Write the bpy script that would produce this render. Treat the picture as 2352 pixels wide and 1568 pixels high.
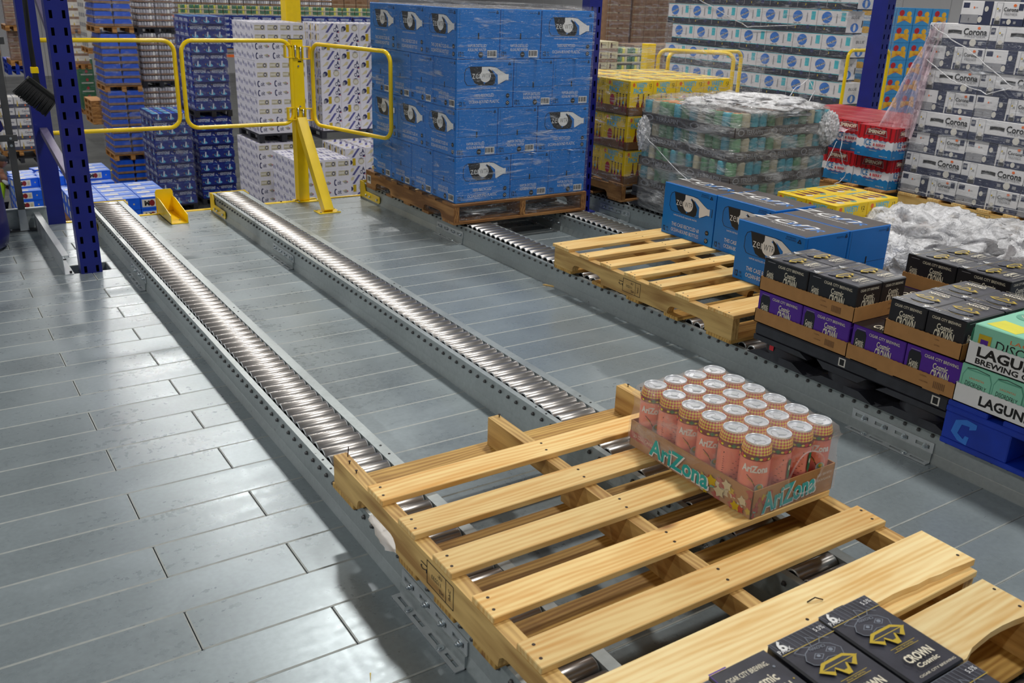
import bpy, math, random
from mathutils import Vector, Matrix, noise
random.seed(7)
PI = math.pi
for o in list(bpy.data.objects): bpy.data.objects.remove(o)
sc = bpy.context.scene
COL = sc.collection

# ------------------------------------------------------------------ camera, light, exposure
cam = bpy.data.cameras.new('camera'); cam.sensor_width = 36; cam.lens = 2101.0/2352*36
cam.clip_start = .05; cam.clip_end = 200
co = bpy.data.objects.new('camera', cam); COL.objects.link(co); sc.camera = co
yaw, pit, rol = .58615, .36497, .03563
fw = Vector((math.sin(yaw)*math.cos(pit), math.cos(yaw)*math.cos(pit), -math.sin(pit)))
rt = Vector((math.cos(yaw), -math.sin(yaw), 0)); up = rt.cross(fw)
r2 = rt*math.cos(rol)+up*math.sin(rol); u2 = up*math.cos(rol)-rt*math.sin(rol)
M = Matrix((r2, u2, -fw)).transposed().to_4x4(); M.translation = (-2.6648, -4.6187, 1.4121)
co.matrix_world = M
cam.dof.use_dof = True; cam.dof.focus_distance = 3.6; cam.dof.aperture_fstop = 8

w = bpy.data.worlds.new('world'); sc.world = w; w.use_nodes = True
w.node_tree.nodes['Background'].inputs[0].default_value = (.80, .88, 1, 1)
w.node_tree.nodes['Background'].inputs[1].default_value = .24
sc.view_settings.view_transform = 'Standard'; sc.view_settings.look = 'None'
sc.view_settings.gamma = 1; sc.view_settings.use_curve_mapping = False
sc.view_settings.exposure = 0.0
CEIL = 6.1
LIGHT_XY = [(x, -.9+4.3*k) for x in (-8.6, .7, 10.0, 19.3) for k in range(-1, 10)]
for x, y in LIGHT_XY:
    L = bpy.data.lights.new('high_bay_lamp', 'AREA'); L.shape = 'RECTANGLE'; L.size = .62; L.size_y = .34
    L.energy = 132; L.color = (1, .975, .94)
    o = bpy.data.objects.new('high_bay_lamp', L); COL.objects.link(o); o.location = (x, y, CEIL-.43)

# ------------------------------------------------------------------ materials
def lin(c): c /= 255.; return c/12.92 if c < .04045 else ((c+.055)/1.055)**2.4
def rgb(c): return (lin(c[0]), lin(c[1]), lin(c[2]), 1)
MATS = {}
class NT:
    def __init__(s, m): s.t = m.node_tree; s.n = s.t.nodes; s.l = s.t.links
    def new(s, k, **kw):
        n = s.n.new(k)
        for a, b in kw.items(): setattr(n, a, b)
        return n
    def link(s, a, b): s.l.new(a, b)
def base_mat(name):
    m = bpy.data.materials.new(name); m.use_nodes = True; MATS[name] = m
    return m, NT(m), m.node_tree.nodes['Principled BSDF']
def mat(name, c, rough=.5, metal=0., var=.08, scale=14., bump=0., bscale=60., spec=.5, coat=0., anis=(1, 1, 1), rvar=0.):
    m, t, p = base_mat(name)
    p.inputs['Metallic'].default_value = metal; p.inputs['Roughness'].default_value = rough
    p.inputs['Specular IOR Level'].default_value = spec; p.inputs['Coat Weight'].default_value = coat
    tc = t.new('ShaderNodeTexCoord'); mp = t.new('ShaderNodeMapping'); mp.inputs['Scale'].default_value = anis
    t.link(tc.outputs['Object'], mp.inputs[0])
    nz = t.new('ShaderNodeTexNoise'); nz.inputs['Scale'].default_value = scale; nz.inputs['Detail'].default_value = 4
    t.link(mp.outputs[0], nz.inputs['Vector'])
    mr = t.new('ShaderNodeMapRange'); mr.inputs[1].default_value = .3; mr.inputs[2].default_value = .7
    mr.inputs[3].default_value = 1-var; mr.inputs[4].default_value = 1+var; t.link(nz.outputs[0], mr.inputs[0])
    mx = t.new('ShaderNodeMix', data_type='RGBA', blend_type='MULTIPLY'); mx.inputs[0].default_value = 1
    mx.inputs[6].default_value = rgb(c); t.link(mr.outputs[0], mx.inputs[7]); t.link(mx.outputs[2], p.inputs['Base Color'])
    if rvar:
        mr2 = t.new('ShaderNodeMapRange'); mr2.inputs[1].default_value = .3; mr2.inputs[2].default_value = .7
        mr2.inputs[3].default_value = rough-rvar; mr2.inputs[4].default_value = rough+rvar
        t.link(nz.outputs[0], mr2.inputs[0]); t.link(mr2.outputs[0], p.inputs['Roughness'])
    if bump:
        n2 = t.new('ShaderNodeTexNoise'); n2.inputs['Scale'].default_value = bscale; t.link(mp.outputs[0], n2.inputs['Vector'])
        b = t.new('ShaderNodeBump'); b.inputs['Strength'].default_value = bump; b.inputs['Distance'].default_value = .004
        t.link(n2.outputs[0], b.inputs['Height']); t.link(b.outputs[0], p.inputs['Normal'])
    return m
def wood(name, light, dark, rough=.6, grain=1.):
    m, t, p = base_mat(name); p.inputs['Roughness'].default_value = rough
    tc = t.new('ShaderNodeTexCoord'); oi = t.new('ShaderNodeObjectInfo')
    ad = t.new('ShaderNodeVectorMath', operation='ADD'); sc_ = t.new('ShaderNodeVectorMath', operation='SCALE'); sc_.inputs['Scale'].default_value = 37.
    cx = t.new('ShaderNodeCombineXYZ')
    for i in range(3): t.link(oi.outputs['Random'], cx.inputs[i])
    t.link(cx.outputs[0], sc_.inputs[0]); t.link(tc.outputs['Object'], ad.inputs[0]); t.link(sc_.outputs[0], ad.inputs[1])
    def nzf(scale, sx, det=4, dist=0):
        mp = t.new('ShaderNodeMapping'); mp.inputs['Scale'].default_value = sx; t.link(ad.outputs[0], mp.inputs[0])
        n = t.new('ShaderNodeTexNoise'); n.inputs['Scale'].default_value = scale; n.inputs['Detail'].default_value = det; n.inputs['Distortion'].default_value = dist
        t.link(mp.outputs[0], n.inputs['Vector']); return n
    a = nzf(9, (.35, 3.2, 3.2), 3, .6)
    wv = t.new('ShaderNodeTexWave', wave_type='BANDS', bands_direction='Y'); wv.inputs['Scale'].default_value = 21; wv.inputs['Distortion'].default_value = 11
    wv.inputs['Detail'].default_value = 2; wv.inputs['Detail Scale'].default_value = .6
    mp = t.new('ShaderNodeMapping'); mp.inputs['Scale'].default_value = (.16, 1, 1); t.link(ad.outputs[0], mp.inputs[0]); t.link(mp.outputs[0], wv.inputs['Vector'])
    f = nzf(160, (.06, 1, 1), 2)
    m1 = t.new('ShaderNodeMath', operation='MULTIPLY_ADD'); t.link(wv.outputs['Fac'], m1.inputs[0]); m1.inputs[1].default_value = .38*grain; t.link(a.outputs[0], m1.inputs[2])
    m2 = t.new('ShaderNodeMath', operation='MULTIPLY_ADD'); t.link(f.outputs[0], m2.inputs[0]); m2.inputs[1].default_value = .22*grain; t.link(m1.outputs[0], m2.inputs[2])
    cr = t.new('ShaderNodeValToRGB'); e = cr.color_ramp.elements
    e[0].position = .50; e[0].color = rgb(light); e[1].position = 1.05; e[1].color = rgb(dark)
    t.link(m2.outputs[0], cr.inputs[0])
    # knots
    vk = t.new('ShaderNodeTexVoronoi'); vk.inputs['Scale'].default_value = 2.3
    mk = t.new('ShaderNodeMapping'); mk.inputs['Scale'].default_value = (1, 2.2, 2.2); t.link(ad.outputs[0], mk.inputs[0]); t.link(mk.outputs[0], vk.inputs['Vector'])
    rk = t.new('ShaderNodeMapRange'); rk.inputs[1].default_value = .035; rk.inputs[2].default_value = .10; rk.inputs[3].default_value = .8; rk.inputs[4].default_value = 0
    t.link(vk.outputs['Distance'], rk.inputs[0])
    mx = t.new('ShaderNodeMix', data_type='RGBA'); t.link(rk.outputs[0], mx.inputs[0]); t.link(cr.outputs[0], mx.inputs[6]); mx.inputs[7].default_value = rgb((118, 66, 26))
    tint = t.new('ShaderNodeHueSaturation'); mr = t.new('ShaderNodeMapRange'); mr.inputs[3].default_value = .86; mr.inputs[4].default_value = 1.07
    t.link(oi.outputs['Random'], mr.inputs[0]); t.link(mr.outputs[0], tint.inputs['Value']); t.link(mx.outputs[2], tint.inputs['Color'])
    t.link(tint.outputs[0], p.inputs['Base Color'])
    b = t.new('ShaderNodeBump'); b.inputs['Strength'].default_value = .25; b.inputs['Distance'].default_value = .002
    t.link(m2.outputs[0], b.inputs['Height']); t.link(b.outputs[0], p.inputs['Normal'])
    return m
def film(name, c=(235, 238, 245), a0=.08, a1=.75, lo=.5, hi=.72, scale=7., anis=(1, 1, 6), rough=.16, bump=.6, dist=1.2, glint=.69):
    m, t, p = base_mat(name); p.inputs['Base Color'].default_value = rgb(c); p.inputs['Roughness'].default_value = rough
    p.inputs['Specular IOR Level'].default_value = .8
    tc = t.new('ShaderNodeTexCoord'); mp = t.new('ShaderNodeMapping'); mp.inputs['Scale'].default_value = anis; mp.inputs['Rotation'].default_value = (.12, -.16, 0)
    t.link(tc.outputs['Object'], mp.inputs[0])
    n = t.new('ShaderNodeTexNoise'); n.inputs['Scale'].default_value = scale; n.inputs['Detail'].default_value = 7; n.inputs['Roughness'].default_value = .62; n.inputs['Distortion'].default_value = dist
    t.link(mp.outputs[0], n.inputs['Vector'])
    mr = t.new('ShaderNodeMapRange'); mr.inputs[1].default_value = lo; mr.inputs[2].default_value = hi; mr.inputs[3].default_value = a0; mr.inputs[4].default_value = a1  # film wrinkles, plus white streak highlights painted into the alpha
    t.link(n.outputs[0], mr.inputs[0])
    n3 = t.new('ShaderNodeTexNoise'); n3.inputs['Scale'].default_value = scale*7; n3.inputs['Detail'].default_value = 3; n3.inputs['Distortion'].default_value = 2.5
    t.link(mp.outputs[0], n3.inputs['Vector'])
    g3 = t.new('ShaderNodeMapRange'); g3.inputs[1].default_value = glint; g3.inputs[2].default_value = glint+.05; g3.inputs[3].default_value = 0; g3.inputs[4].default_value = .85  # painted sparkle: opaque flecks stand in for highlights on the film
    t.link(n3.outputs[0], g3.inputs[0]); mxx = t.new('ShaderNodeMath', operation='MAXIMUM'); t.link(mr.outputs[0], mxx.inputs[0]); t.link(g3.outputs[0], mxx.inputs[1])
    t.link(mxx.outputs[0], p.inputs['Alpha'])
    n2 = t.new('ShaderNodeTexNoise'); n2.inputs['Scale'].default_value = scale*2.6; n2.inputs['Detail'].default_value = 5; n2.inputs['Distortion'].default_value = 1.5
    t.link(mp.outputs[0], n2.inputs['Vector'])
    b = t.new('ShaderNodeBump'); b.inputs['Strength'].default_value = bump; b.inputs['Distance'].default_value = .03
    t.link(n2.outputs[0], b.inputs['Height']); t.link(b.outputs[0], p.inputs['Normal'])
    return m

def deck_mat(name, c, rough, rvar, metal):
    m, t, p = base_mat(name); p.inputs['Metallic'].default_value = metal
    tc = t.new('ShaderNodeTexCoord'); oi = t.new('ShaderNodeObjectInfo')
    g = t.new('ShaderNodeNewGeometry')
    def nz(sc_, det, sx=(1, 1, 1), dist=0):
        mp = t.new('ShaderNodeMapping'); mp.inputs['Scale'].default_value = sx; t.link(g.outputs['Position'], mp.inputs[0])
        n = t.new('ShaderNodeTexNoise'); n.inputs['Scale'].default_value = sc_; n.inputs['Detail'].default_value = det; n.inputs['Distortion'].default_value = dist
        t.link(mp.outputs[0], n.inputs['Vector']); return n
    a = nz(3.2, 6, (1, 1, 1), .4); f = nz(70, 4); s = nz(210, 2); st = nz(24, 4, (.12, 1, 1))
    mr = t.new('ShaderNodeMapRange'); mr.inputs[1].default_value = .3; mr.inputs[2].default_value = .7; mr.inputs[3].default_value = .88; mr.inputs[4].default_value = 1.08
    t.link(a.outputs[0], mr.inputs[0])
    mr3 = t.new('ShaderNodeMapRange'); mr3.inputs[3].default_value = .90; mr3.inputs[4].default_value = 1.10; t.link(oi.outputs['Random'], mr3.inputs[0])
    mm = t.new('ShaderNodeMath', operation='MULTIPLY'); t.link(mr.outputs[0], mm.inputs[0]); t.link(mr3.outputs[0], mm.inputs[1])
    mf = t.new('ShaderNodeMapRange'); mf.inputs[1].default_value = .35; mf.inputs[2].default_value = .65; mf.inputs[3].default_value = .95; mf.inputs[4].default_value = 1.05; t.link(f.outputs[0], mf.inputs[0])
    m4 = t.new('ShaderNodeMath', operation='MULTIPLY'); t.link(mm.outputs[0], m4.inputs[0]); t.link(mf.outputs[0], m4.inputs[1])
    mx = t.new('ShaderNodeMix', data_type='RGBA', blend_type='MULTIPLY'); mx.inputs[0].default_value = 1; mx.inputs[6].default_value = rgb(c)
    t.link(m4.outputs[0], mx.inputs[7])
    # dirt specks and tan stains
    sp = t.new('ShaderNodeMapRange'); sp.inputs[1].default_value = .745; sp.inputs[2].default_value = .78; sp.inputs[3].default_value = 0; sp.inputs[4].default_value = .7
    n5 = nz(34, 3); t.link(n5.outputs[0], sp.inputs[0])
    mx2 = t.new('ShaderNodeMix', data_type='RGBA'); t.link(sp.outputs[0], mx2.inputs[0]); t.link(mx.outputs[2], mx2.inputs[6]); mx2.inputs[7].default_value = rgb((70, 62, 50))
    t.link(mx2.outputs[2], p.inputs['Base Color'])
    rr = t.new('ShaderNodeMapRange'); rr.inputs[1].default_value = .32; rr.inputs[2].default_value = .68; rr.inputs[3].default_value = rough-rvar; rr.inputs[4].default_value = rough+rvar
    add = t.new('ShaderNodeMath', operation='MULTIPLY_ADD'); t.link(st.outputs[0], add.inputs[0]); add.inputs[1].default_value = .5
    h = t.new('ShaderNodeMath', operation='MULTIPLY'); t.link(a.outputs[0], h.inputs[0]); h.inputs[1].default_value = .5; t.link(h.outputs[0], add.inputs[2])
    t.link(add.outputs[0], rr.inputs[0])
    n7 = nz(46, 5); r7 = t.new('ShaderNodeMapRange'); r7.inputs[1].default_value = .35; r7.inputs[2].default_value = .68; r7.inputs[3].default_value = .022; r7.inputs[4].default_value = -.028; t.link(n7.outputs[0], r7.inputs[0])
    ra = t.new('ShaderNodeMath', operation='ADD'); t.link(rr.outputs[0], ra.inputs[0]); t.link(r7.outputs[0], ra.inputs[1]); t.link(ra.outputs[0], p.inputs['Roughness'])
    b = t.new('ShaderNodeBump'); b.inputs['Strength'].default_value = .04; b.inputs['Distance'].default_value = .001
    t.link(f.outputs[0], b.inputs['Height']); b2 = t.new('ShaderNodeBump'); b2.inputs['Strength'].default_value = .03; b2.inputs['Distance'].default_value = .006
    t.link(a.outputs[0], b2.inputs['Height']); t.link(b.outputs[0], b2.inputs['Normal']); t.link(b2.outputs[0], p.inputs['Normal'])
    return m

deck_mat('deck_steel', (146, 157, 161), .30, .045, .30)
mat('deck_edge', (186, 190, 186), .5, .1, .12, 30)
deck_mat('galv', (166, 174, 174), .36, .05, .35)
mat('galv_bright', (196, 201, 203), .36, .55, .05, 30, rvar=.05)
mat('roller_steel', (168, 164, 160), .30, .85, .05, 9, anis=(1, 1, 1), rvar=.03)
mat('bolt', (205, 212, 215), .22, .95, .1, 40)
mat('dark', (14, 14, 16), .6)
mat('hole', (6, 6, 8), .9)  # black standing in for the darkness inside slots
mat('yellow', (250, 212, 2), .30, 0, .05, 12, coat=.3)
mat('rack_blue', (12, 26, 122), .38, 0, .10, 8, coat=.15)
mat('brace_grey', (120, 112, 140), .35, .5)
mat('barrel_blue', (22, 22, 98), .35)
mat('grey_steel', (92, 92, 92), .45, .6, .1)
mat('pole_black', (22, 22, 18), .45)
mat('bristle', (20, 20, 22), .7, 0, .5, 120, bump=.8, bscale=200)
wood('pine', (250, 217, 146), (226, 168, 84), grain=.62)
wood('pine_pale', (250, 226, 166), (226, 180, 104), grain=.6)
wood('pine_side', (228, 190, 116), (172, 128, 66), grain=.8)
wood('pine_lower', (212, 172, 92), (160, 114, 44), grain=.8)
wood('old_wood', (176, 128, 74), (118, 76, 36))
wood('bg_wood', (205, 150, 84), (140, 92, 40))
mat('knot', (96, 52, 22), .6, 0, .3, 60)
mat('nail', (56, 44, 38), .5, .6)
mat('ink', (24, 22, 22), .6, var=0)
mat('kraft', (176, 128, 74), .75, 0, .07, 30)
mat('kraft_dark', (120, 84, 52), .7, 0, .1, 20)
mat('kraft_bg', (136, 104, 78), .6, 0, .2, 14)
mat('zen_blue', (2, 118, 205), .38, 0, .06, 6, bump=.15, bscale=14)
mat('zen_logo_blue', (0, 112, 196), .4, var=.02)
mat('zen_top', (78, 72, 70), .6, 0, .14, 9, bump=.3, bscale=16)
mat('white', (232, 232, 230), .45, var=.03)
mat('offwhite', (214, 210, 200), .5, var=.05)
mat('ivory', (228, 220, 196), .45, var=.03)
mat('black_ink', (18, 19, 22), .42, var=.05)
mat('tyblack', (24, 26, 33), .36, 0, .10, 20)
mat('crown_top', (52, 52, 62), .34, 0, .30, 26)
mat('purple', (82, 32, 150), .36, 0, .06)
mat('gold', (196, 168, 30), .4, var=.1)
mat('art_grey', (120, 128, 140), .45, var=.2)
mat('plastic_black', (42, 43, 50), .42, 0, .3, 18, bump=.25, bscale=26)
mat('pallet_blue', (8, 52, 168), .5, 0, .22, 8, bump=.3, bscale=20)
mat('pallet_blue_light', (48, 118, 210), .5, 0, .1)
mat('mint', (136, 206, 176), .42, 0, .04)
mat('mint_dark', (96, 168, 142), .42)
mat('orange', (232, 110, 40), .42)
mat('tea_yellow', (226, 220, 62), .42)
mat('cyan', (92, 190, 220), .42)
mat('teal', (40, 178, 176), .42)
mat('red', (196, 28, 40), .4, 0, .12, 14)
mat('dark_red', (128, 22, 30), .42)
mat('sm_white', (226, 224, 228), .42)
mat('sm_blue', (34, 122, 182), .4, 0, .2, 14)
mat('variety_yellow', (246, 208, 22), .42, 0, .05)
mat('bottle_brown', (112, 34, 18), .42)
mat('pink', (238, 138, 120), .36, 0, .06, coat=.2)
mat('lid', (226, 230, 234), .30, .55, .05)
mat('leaf_red', (176, 76, 62), .5)
mat('leaf_green', (120, 176, 150), .5)
mat('navy', (52, 58, 84), .42, 0, .08)
mat('case_white', (222, 221, 222), .42, 0, .05)
mat('label_grey', (150, 150, 154), .42, 0, .15)
mat('key_blue', (20, 40, 128), .42, 0, .18, 9)
mat('key_light', (96, 176, 214), .42, 0, .2)
mat('key_text', (206, 214, 230), .42)
mat('coors_white', (222, 220, 230), .42, 0, .04)
mat('coors_purple', (88, 88, 150), .45, 0, .2)
mat('coors_navy', (38, 42, 90), .45)
mat('tan', (186, 178, 150), .5, 0, .2)
mat('lite_gold', (206, 196, 160), .5)
mat('modelo_blue', (12, 92, 220), .38, 0, .12, 10)
mat('modelo_top', (124, 158, 236), .36, 0, .2, 14)
mat('tray_blue', (16, 84, 206), .38, 0, .12, 10)
mat('can_silver', (176, 176, 184), .36, .4, .25, 22)
mat('green', (26, 110, 62), .42, 0, .2)
mat('term_green', (96, 150, 104), .4, 0, .2)
mat('term_teal', (60, 160, 178), .4, 0, .2)
mat('term_orange', (206, 128, 62), .4)
mat('term_tray', (64, 54, 52), .55, 0, .1)
mat('bm_white', (226, 222, 224), .42, 0, .04)
mat('bm_cyan', (64, 186, 200), .42)
mat('bm_navy', (30, 34, 52), .45)
mat('bm_blue', (44, 116, 204), .42)
mat('wall_white', (214, 214, 216), .6, 0, .03, 1.)
mat('ceil_white', (150, 152, 156), .7, 0, .04, 1.)
mat('hivis', (190, 236, 20), .6, 0, .08)
mat('skin', (112, 72, 52), .55)
mat('trousers', (26, 28, 36), .8)
mat('snack_blue', (60, 150, 210), .42); mat('snack_gold', (238, 180, 40), .42, 0, .2)
mat('barcode', (225, 225, 225), .5)
mat('concrete', (86, 88, 86), .22, 0, .30, 1.1, rvar=.08)
mat('floor_line', (230, 200, 30), .5, 0, .2, 20)
film('wrap_film', c=(240, 244, 250), a0=.06, a1=.72, lo=.55, hi=.76, scale=4.2, anis=(1, 1, 8), rough=.10, bump=.9, glint=.64)
film('wrap_hazy', c=(216, 216, 214), a0=.16, a1=.80, lo=.47, hi=.70, scale=3.4, anis=(1, 1, 4), bump=.9)
film('wrap_bg', c=(196, 198, 214), a0=.07, a1=.5, lo=.52, hi=.76, scale=3, anis=(1, 1, 3))
film('film_crumple', c=(250, 250, 252), a0=.42, a1=.96, lo=.34, hi=.58, scale=12, anis=(1, 1, 1), bump=.8, rough=.25)
film('film_pink', c=(244, 216, 226), a0=.45, a1=.85, lo=.42, hi=.66, scale=6, anis=(2.5, 2.5, .8), bump=.8, rough=.25)
film('shrink', c=(246, 238, 236), a0=.13, a1=.50, lo=.52, hi=.74, scale=5, anis=(1, 1, 2), bump=.15, rough=.10, glint=.8)

# ------------------------------------------------------------------ mesh builder
class MB:
    def __init__(s): s.v = []; s.f = []; s.m = []; s.sm = []; s.mats = []
    def mi(s, n):
        if n not in s.mats: s.mats.append(n)
        return s.mats.index(n)
    def face(s, pts, m, ctr=None, smooth=False):
        if ctr is not None:
            a, b, c = pts[0], pts[1], pts[2]
            n = (b-a).cross(c-b)
            cen = sum(pts, Vector())/len(pts)
            if n.dot(cen-ctr) < 0: pts = pts[::-1]
        i = len(s.v); s.v += pts; s.f.append(list(range(i, i+len(pts)))); s.m.append(s.mi(m)); s.sm.append(smooth)
    def box(s, x0, y0, z0, x1, y1, z1, m, bev=0., em=None):
        if bev <= 0:
            c = [Vector((x, y, z)) for x in (x0, x1) for y in (y0, y1) for z in (z0, z1)]
            i = len(s.v); s.v += c
            for q in ((0, 1, 3, 2), (4, 6, 7, 5), (0, 4, 5, 1), (2, 3, 7, 6), (0, 2, 6, 4), (1, 5, 7, 3)):
                s.f.append([i+k for k in q]); s.m.append(s.mi(m)); s.sm.append(False)
            return
        lo = (x0, y0, z0); hi = (x1, y1, z1); ctr = Vector(((x0+x1)/2, (y0+y1)/2, (z0+z1)/2))
        idx = {}; base = len(s.v)
        import itertools
        for sg in itertools.product((0, 1), repeat=3):
            for a in range(3):
                p = []
                for k in range(3):
                    q = hi[k] if sg[k] else lo[k]
                    if k != a: q += -bev if sg[k] else bev
                    p.append(q)
                idx[(sg, a)] = len(s.v); s.v.append(Vector(p))
        def add(ids):
            P = [s.v[k] for k in ids]; n = (P[1]-P[0]).cross(P[2]-P[1])
            if n.dot(sum(P, Vector())/len(P)-ctr) < 0: ids = ids[::-1]
            s.f.append(ids); s.m.append(s.mi(cm[0])); s.sm.append(False)
        cm = [m]
        for a in range(3):
            b, c = [k for k in range(3) if k != a]
            for sa in (0, 1):
                def S(sb, sc_):
                    t = [0, 0, 0]; t[a] = sa; t[b] = sb; t[c] = sc_; return tuple(t)
                add([idx[(S(0, 0), a)], idx[(S(1, 0), a)], idx[(S(1, 1), a)], idx[(S(0, 1), a)]])
        cm[0] = em or m
        for a, b in ((0, 1), (0, 2), (1, 2)):
            c = 3-a-b
            for sa in (0, 1):
                for sb in (0, 1):
                    def S(k):
                        t = [0, 0, 0]; t[a] = sa; t[b] = sb; t[c] = k; return tuple(t)
                    add([idx[(S(0), a)], idx[(S(1), a)], idx[(S(1), b)], idx[(S(0), b)]])
        for sg in itertools.product((0, 1), repeat=3): add([idx[(sg, 0)], idx[(sg, 1)], idx[(sg, 2)]])
    def cyl(s, p0, p1, r0, m, n=12, r1=None, cap=True, capm=None):
        p0 = Vector(p0); p1 = Vector(p1); r1 = r0 if r1 is None else r1
        d = (p1-p0).normalized(); a = d.orthogonal().normalized(); b = d.cross(a)
        i = len(s.v)
        for p, r in ((p0, r0), (p1, r1)):
            for k in range(n): t = 2*PI*k/n; s.v.append(p+(a*math.cos(t)+b*math.sin(t))*r)
        for k in range(n):
            j = (k+1) % n; s.f.append([i+k, i+j, i+n+j, i+n+k]); s.m.append(s.mi(m)); s.sm.append(True)
        if cap:
            s.f.append([i+k for k in range(n)][::-1]); s.m.append(s.mi(capm or m)); s.sm.append(False)
            s.f.append([i+n+k for k in range(n)]); s.m.append(s.mi(capm or m)); s.sm.append(False)
    def lathe(s, c, prof, m, n=20, axis='z'):
        # prof: [(r, h, mat or None)]
        c = Vector(c); i = len(s.v)
        for r, h, mm in prof:
            for k in range(n):
                t = 2*PI*k/n; s.v.append(c+Vector((r*math.cos(t), r*math.sin(t), h)))
        for q in range(len(prof)-1):
            for k in range(n):
                j = (k+1) % n; a = i+q*n
                s.f.append([a+k, a+j, a+n+j, a+n+k]); s.m.append(s.mi(prof[q][2] or m)); s.sm.append(True)
    def prism(s, pts, axis, a0, a1, m, mcap=None):
        # pts 2D polygon, extruded along axis ('x': pts are (y,z); 'y': (x,z); 'z': (x,y))
        def P(u, v, a): return Vector((a, u, v)) if axis == 'x' else Vector((u, a, v)) if axis == 'y' else Vector((u, v, a))
        n = len(pts); i = len(s.v)
        s.v += [P(u, v, a0) for u, v in pts]+[P(u, v, a1) for u, v in pts]
        area = sum(pts[k][0]*pts[(k+1) % n][1]-pts[(k+1) % n][0]*pts[k][1] for k in range(n))
        fl = (area > 0) != (axis == 'y')
        for k in range(n):
            j = (k+1) % n; q = [i+k, i+j, i+n+j, i+n+k]; s.f.append(q if fl else q[::-1]); s.m.append(s.mi(m)); s.sm.append(False)
        c0 = [i+k for k in range(n)]; c1 = [i+n+k for k in range(n)]
        s.f.append(c0[::-1] if fl else c0); s.f.append(c1 if fl else c1[::-1]); s.m += [s.mi(mcap or m)]*2; s.sm += [False]*2
    def tube(s, path, r, m, n=10, closed=False):
        P = [Vector(p) for p in path]; k = len(P); i = len(s.v); a = None
        for q in range(k):
            d = ((P[(q+1) % k] if (closed or q < k-1) else P[q])-(P[q-1] if (closed or q > 0) else P[q])).normalized()
            if a is None: a = d.orthogonal().normalized()
            a = (a-d*a.dot(d)).normalized(); b = d.cross(a)
            for t in range(n): s.v.append(P[q]+(a*math.cos(2*PI*t/n)+b*math.sin(2*PI*t/n))*r)
        for q in range(k if closed else k-1):
            o = i+q*n; o2 = i+((q+1) % k)*n
            for t in range(n): j = (t+1) % n; s.f.append([o+t, o+j, o2+j, o2+t]); s.m.append(s.mi(m)); s.sm.append(True)
        if not closed:
            s.f.append([i+t for t in range(n)][::-1]); s.f.append([i+(k-1)*n+t for t in range(n)]); s.m += [s.mi(m)]*2; s.sm += [False]*2
    def mesh(s, name):
        me = bpy.data.meshes.new(name); me.from_pydata([tuple(v) for v in s.v], [], s.f)
        for n in s.mats: me.materials.append(MATS[n])
        me.polygons.foreach_set('material_index', s.m); me.polygons.foreach_set('use_smooth', s.sm); me.update()
        return me

# text outlines
TC = {}
def glyphs(txt, bold=0.):
    k = (txt, bold)
    if k in TC: return TC[k]
    c = bpy.data.curves.new('t', 'FONT'); c.body = txt; c.size = 1; c.resolution_u = 2; c.offset = bold; c.align_x = 'CENTER'; c.space_line = .85
    o = bpy.data.objects.new('t', c); me = bpy.data.meshes.new_from_object(o)
    vs = [(v.co.x, v.co.y) for v in me.vertices]; fs = [tuple(p.vertices) for p in me.polygons]
    bpy.data.objects.remove(o); bpy.data.curves.remove(c); bpy.data.meshes.remove(me)
    x0 = min(v[0] for v in vs); x1 = max(v[0] for v in vs); y0 = min(v[1] for v in vs); y1 = max(v[1] for v in vs)
    h = y1-y0; vs = [((x-(x0+x1)/2)/h, (y-(y0+y1)/2)/h) for x, y in vs]
    TC[k] = (vs, fs, (x1-x0)/h); return TC[k]
STEP = .00013
def art(mb, O, U, V, N, w_, h_, items, warp=None):
    O = Vector(O); U = Vector(U); V = Vector(V); N = Vector(N)
    W = warp or (lambda x, y, o: O+U*x+V*y+N*o)
    for i, it in enumerate(items):
        off = STEP*(i+1)+.0003; k = it[0]
        if k == 'r':
            x0, y0, x1, y1, m = it[1:6]; pts = [(x0*w_, y0*h_), (x1*w_, y0*h_), (x1*w_, y1*h_), (x0*w_, y1*h_)]; mb.face([W(x, y, off) for x, y in pts], m)
        elif k == 'p': mb.face([W(x*w_, y*h_, off) for x, y in it[1]], it[2])
        elif k == 'e':
            cx, cy, rx, ry, m = it[1:6]; n = it[6] if len(it) > 6 else 16
            mb.face([W((cx+rx*math.cos(2*PI*t/n))*w_, (cy+ry*math.sin(2*PI*t/n))*h_, off) for t in range(n)], m)
        elif k == 'l':
            pts = [Vector((x*w_, y*h_)) for x, y in it[1]]; t = it[2]/2; m = it[3]
            for a, b in zip(pts[:-1], pts[1:]):
                d = (b-a); L = d.length
                if L < 1e-6: continue
                d /= L; n = Vector((-d.y, d.x))*t; e = d*t*.5
                mb.face([W(q.x, q.y, off) for q in (a-n-e, b-n+e, b+n+e, a+n-e)], m)
        elif k == 't':
            txt, cx, cy, th, m = it[1:6]; o = it[6] if len(it) > 6 else {}
            vs, fs, asp = glyphs(txt, o.get('b', 0.)); hh = th*h_
            sx = hh*o.get('sx', 1.)
            if 'fit' in o: sx = o['fit']*w_/asp
            r = math.radians(o.get('rot', 0)); sh = o.get('sh', 0.); i0 = len(mb.v); c_, s_ = math.cos(r), math.sin(r)
            for x, y in vs:
                X = x*sx+y*hh*sh; Y = y*hh
                mb.v.append(W(cx*w_+X*c_-Y*s_, cy*h_+X*s_+Y*c_, off))
            q = mb.mi(m)
            for f in fs: mb.f.append([i0+t for t in f]); mb.m.append(q); mb.sm.append(False)
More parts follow.
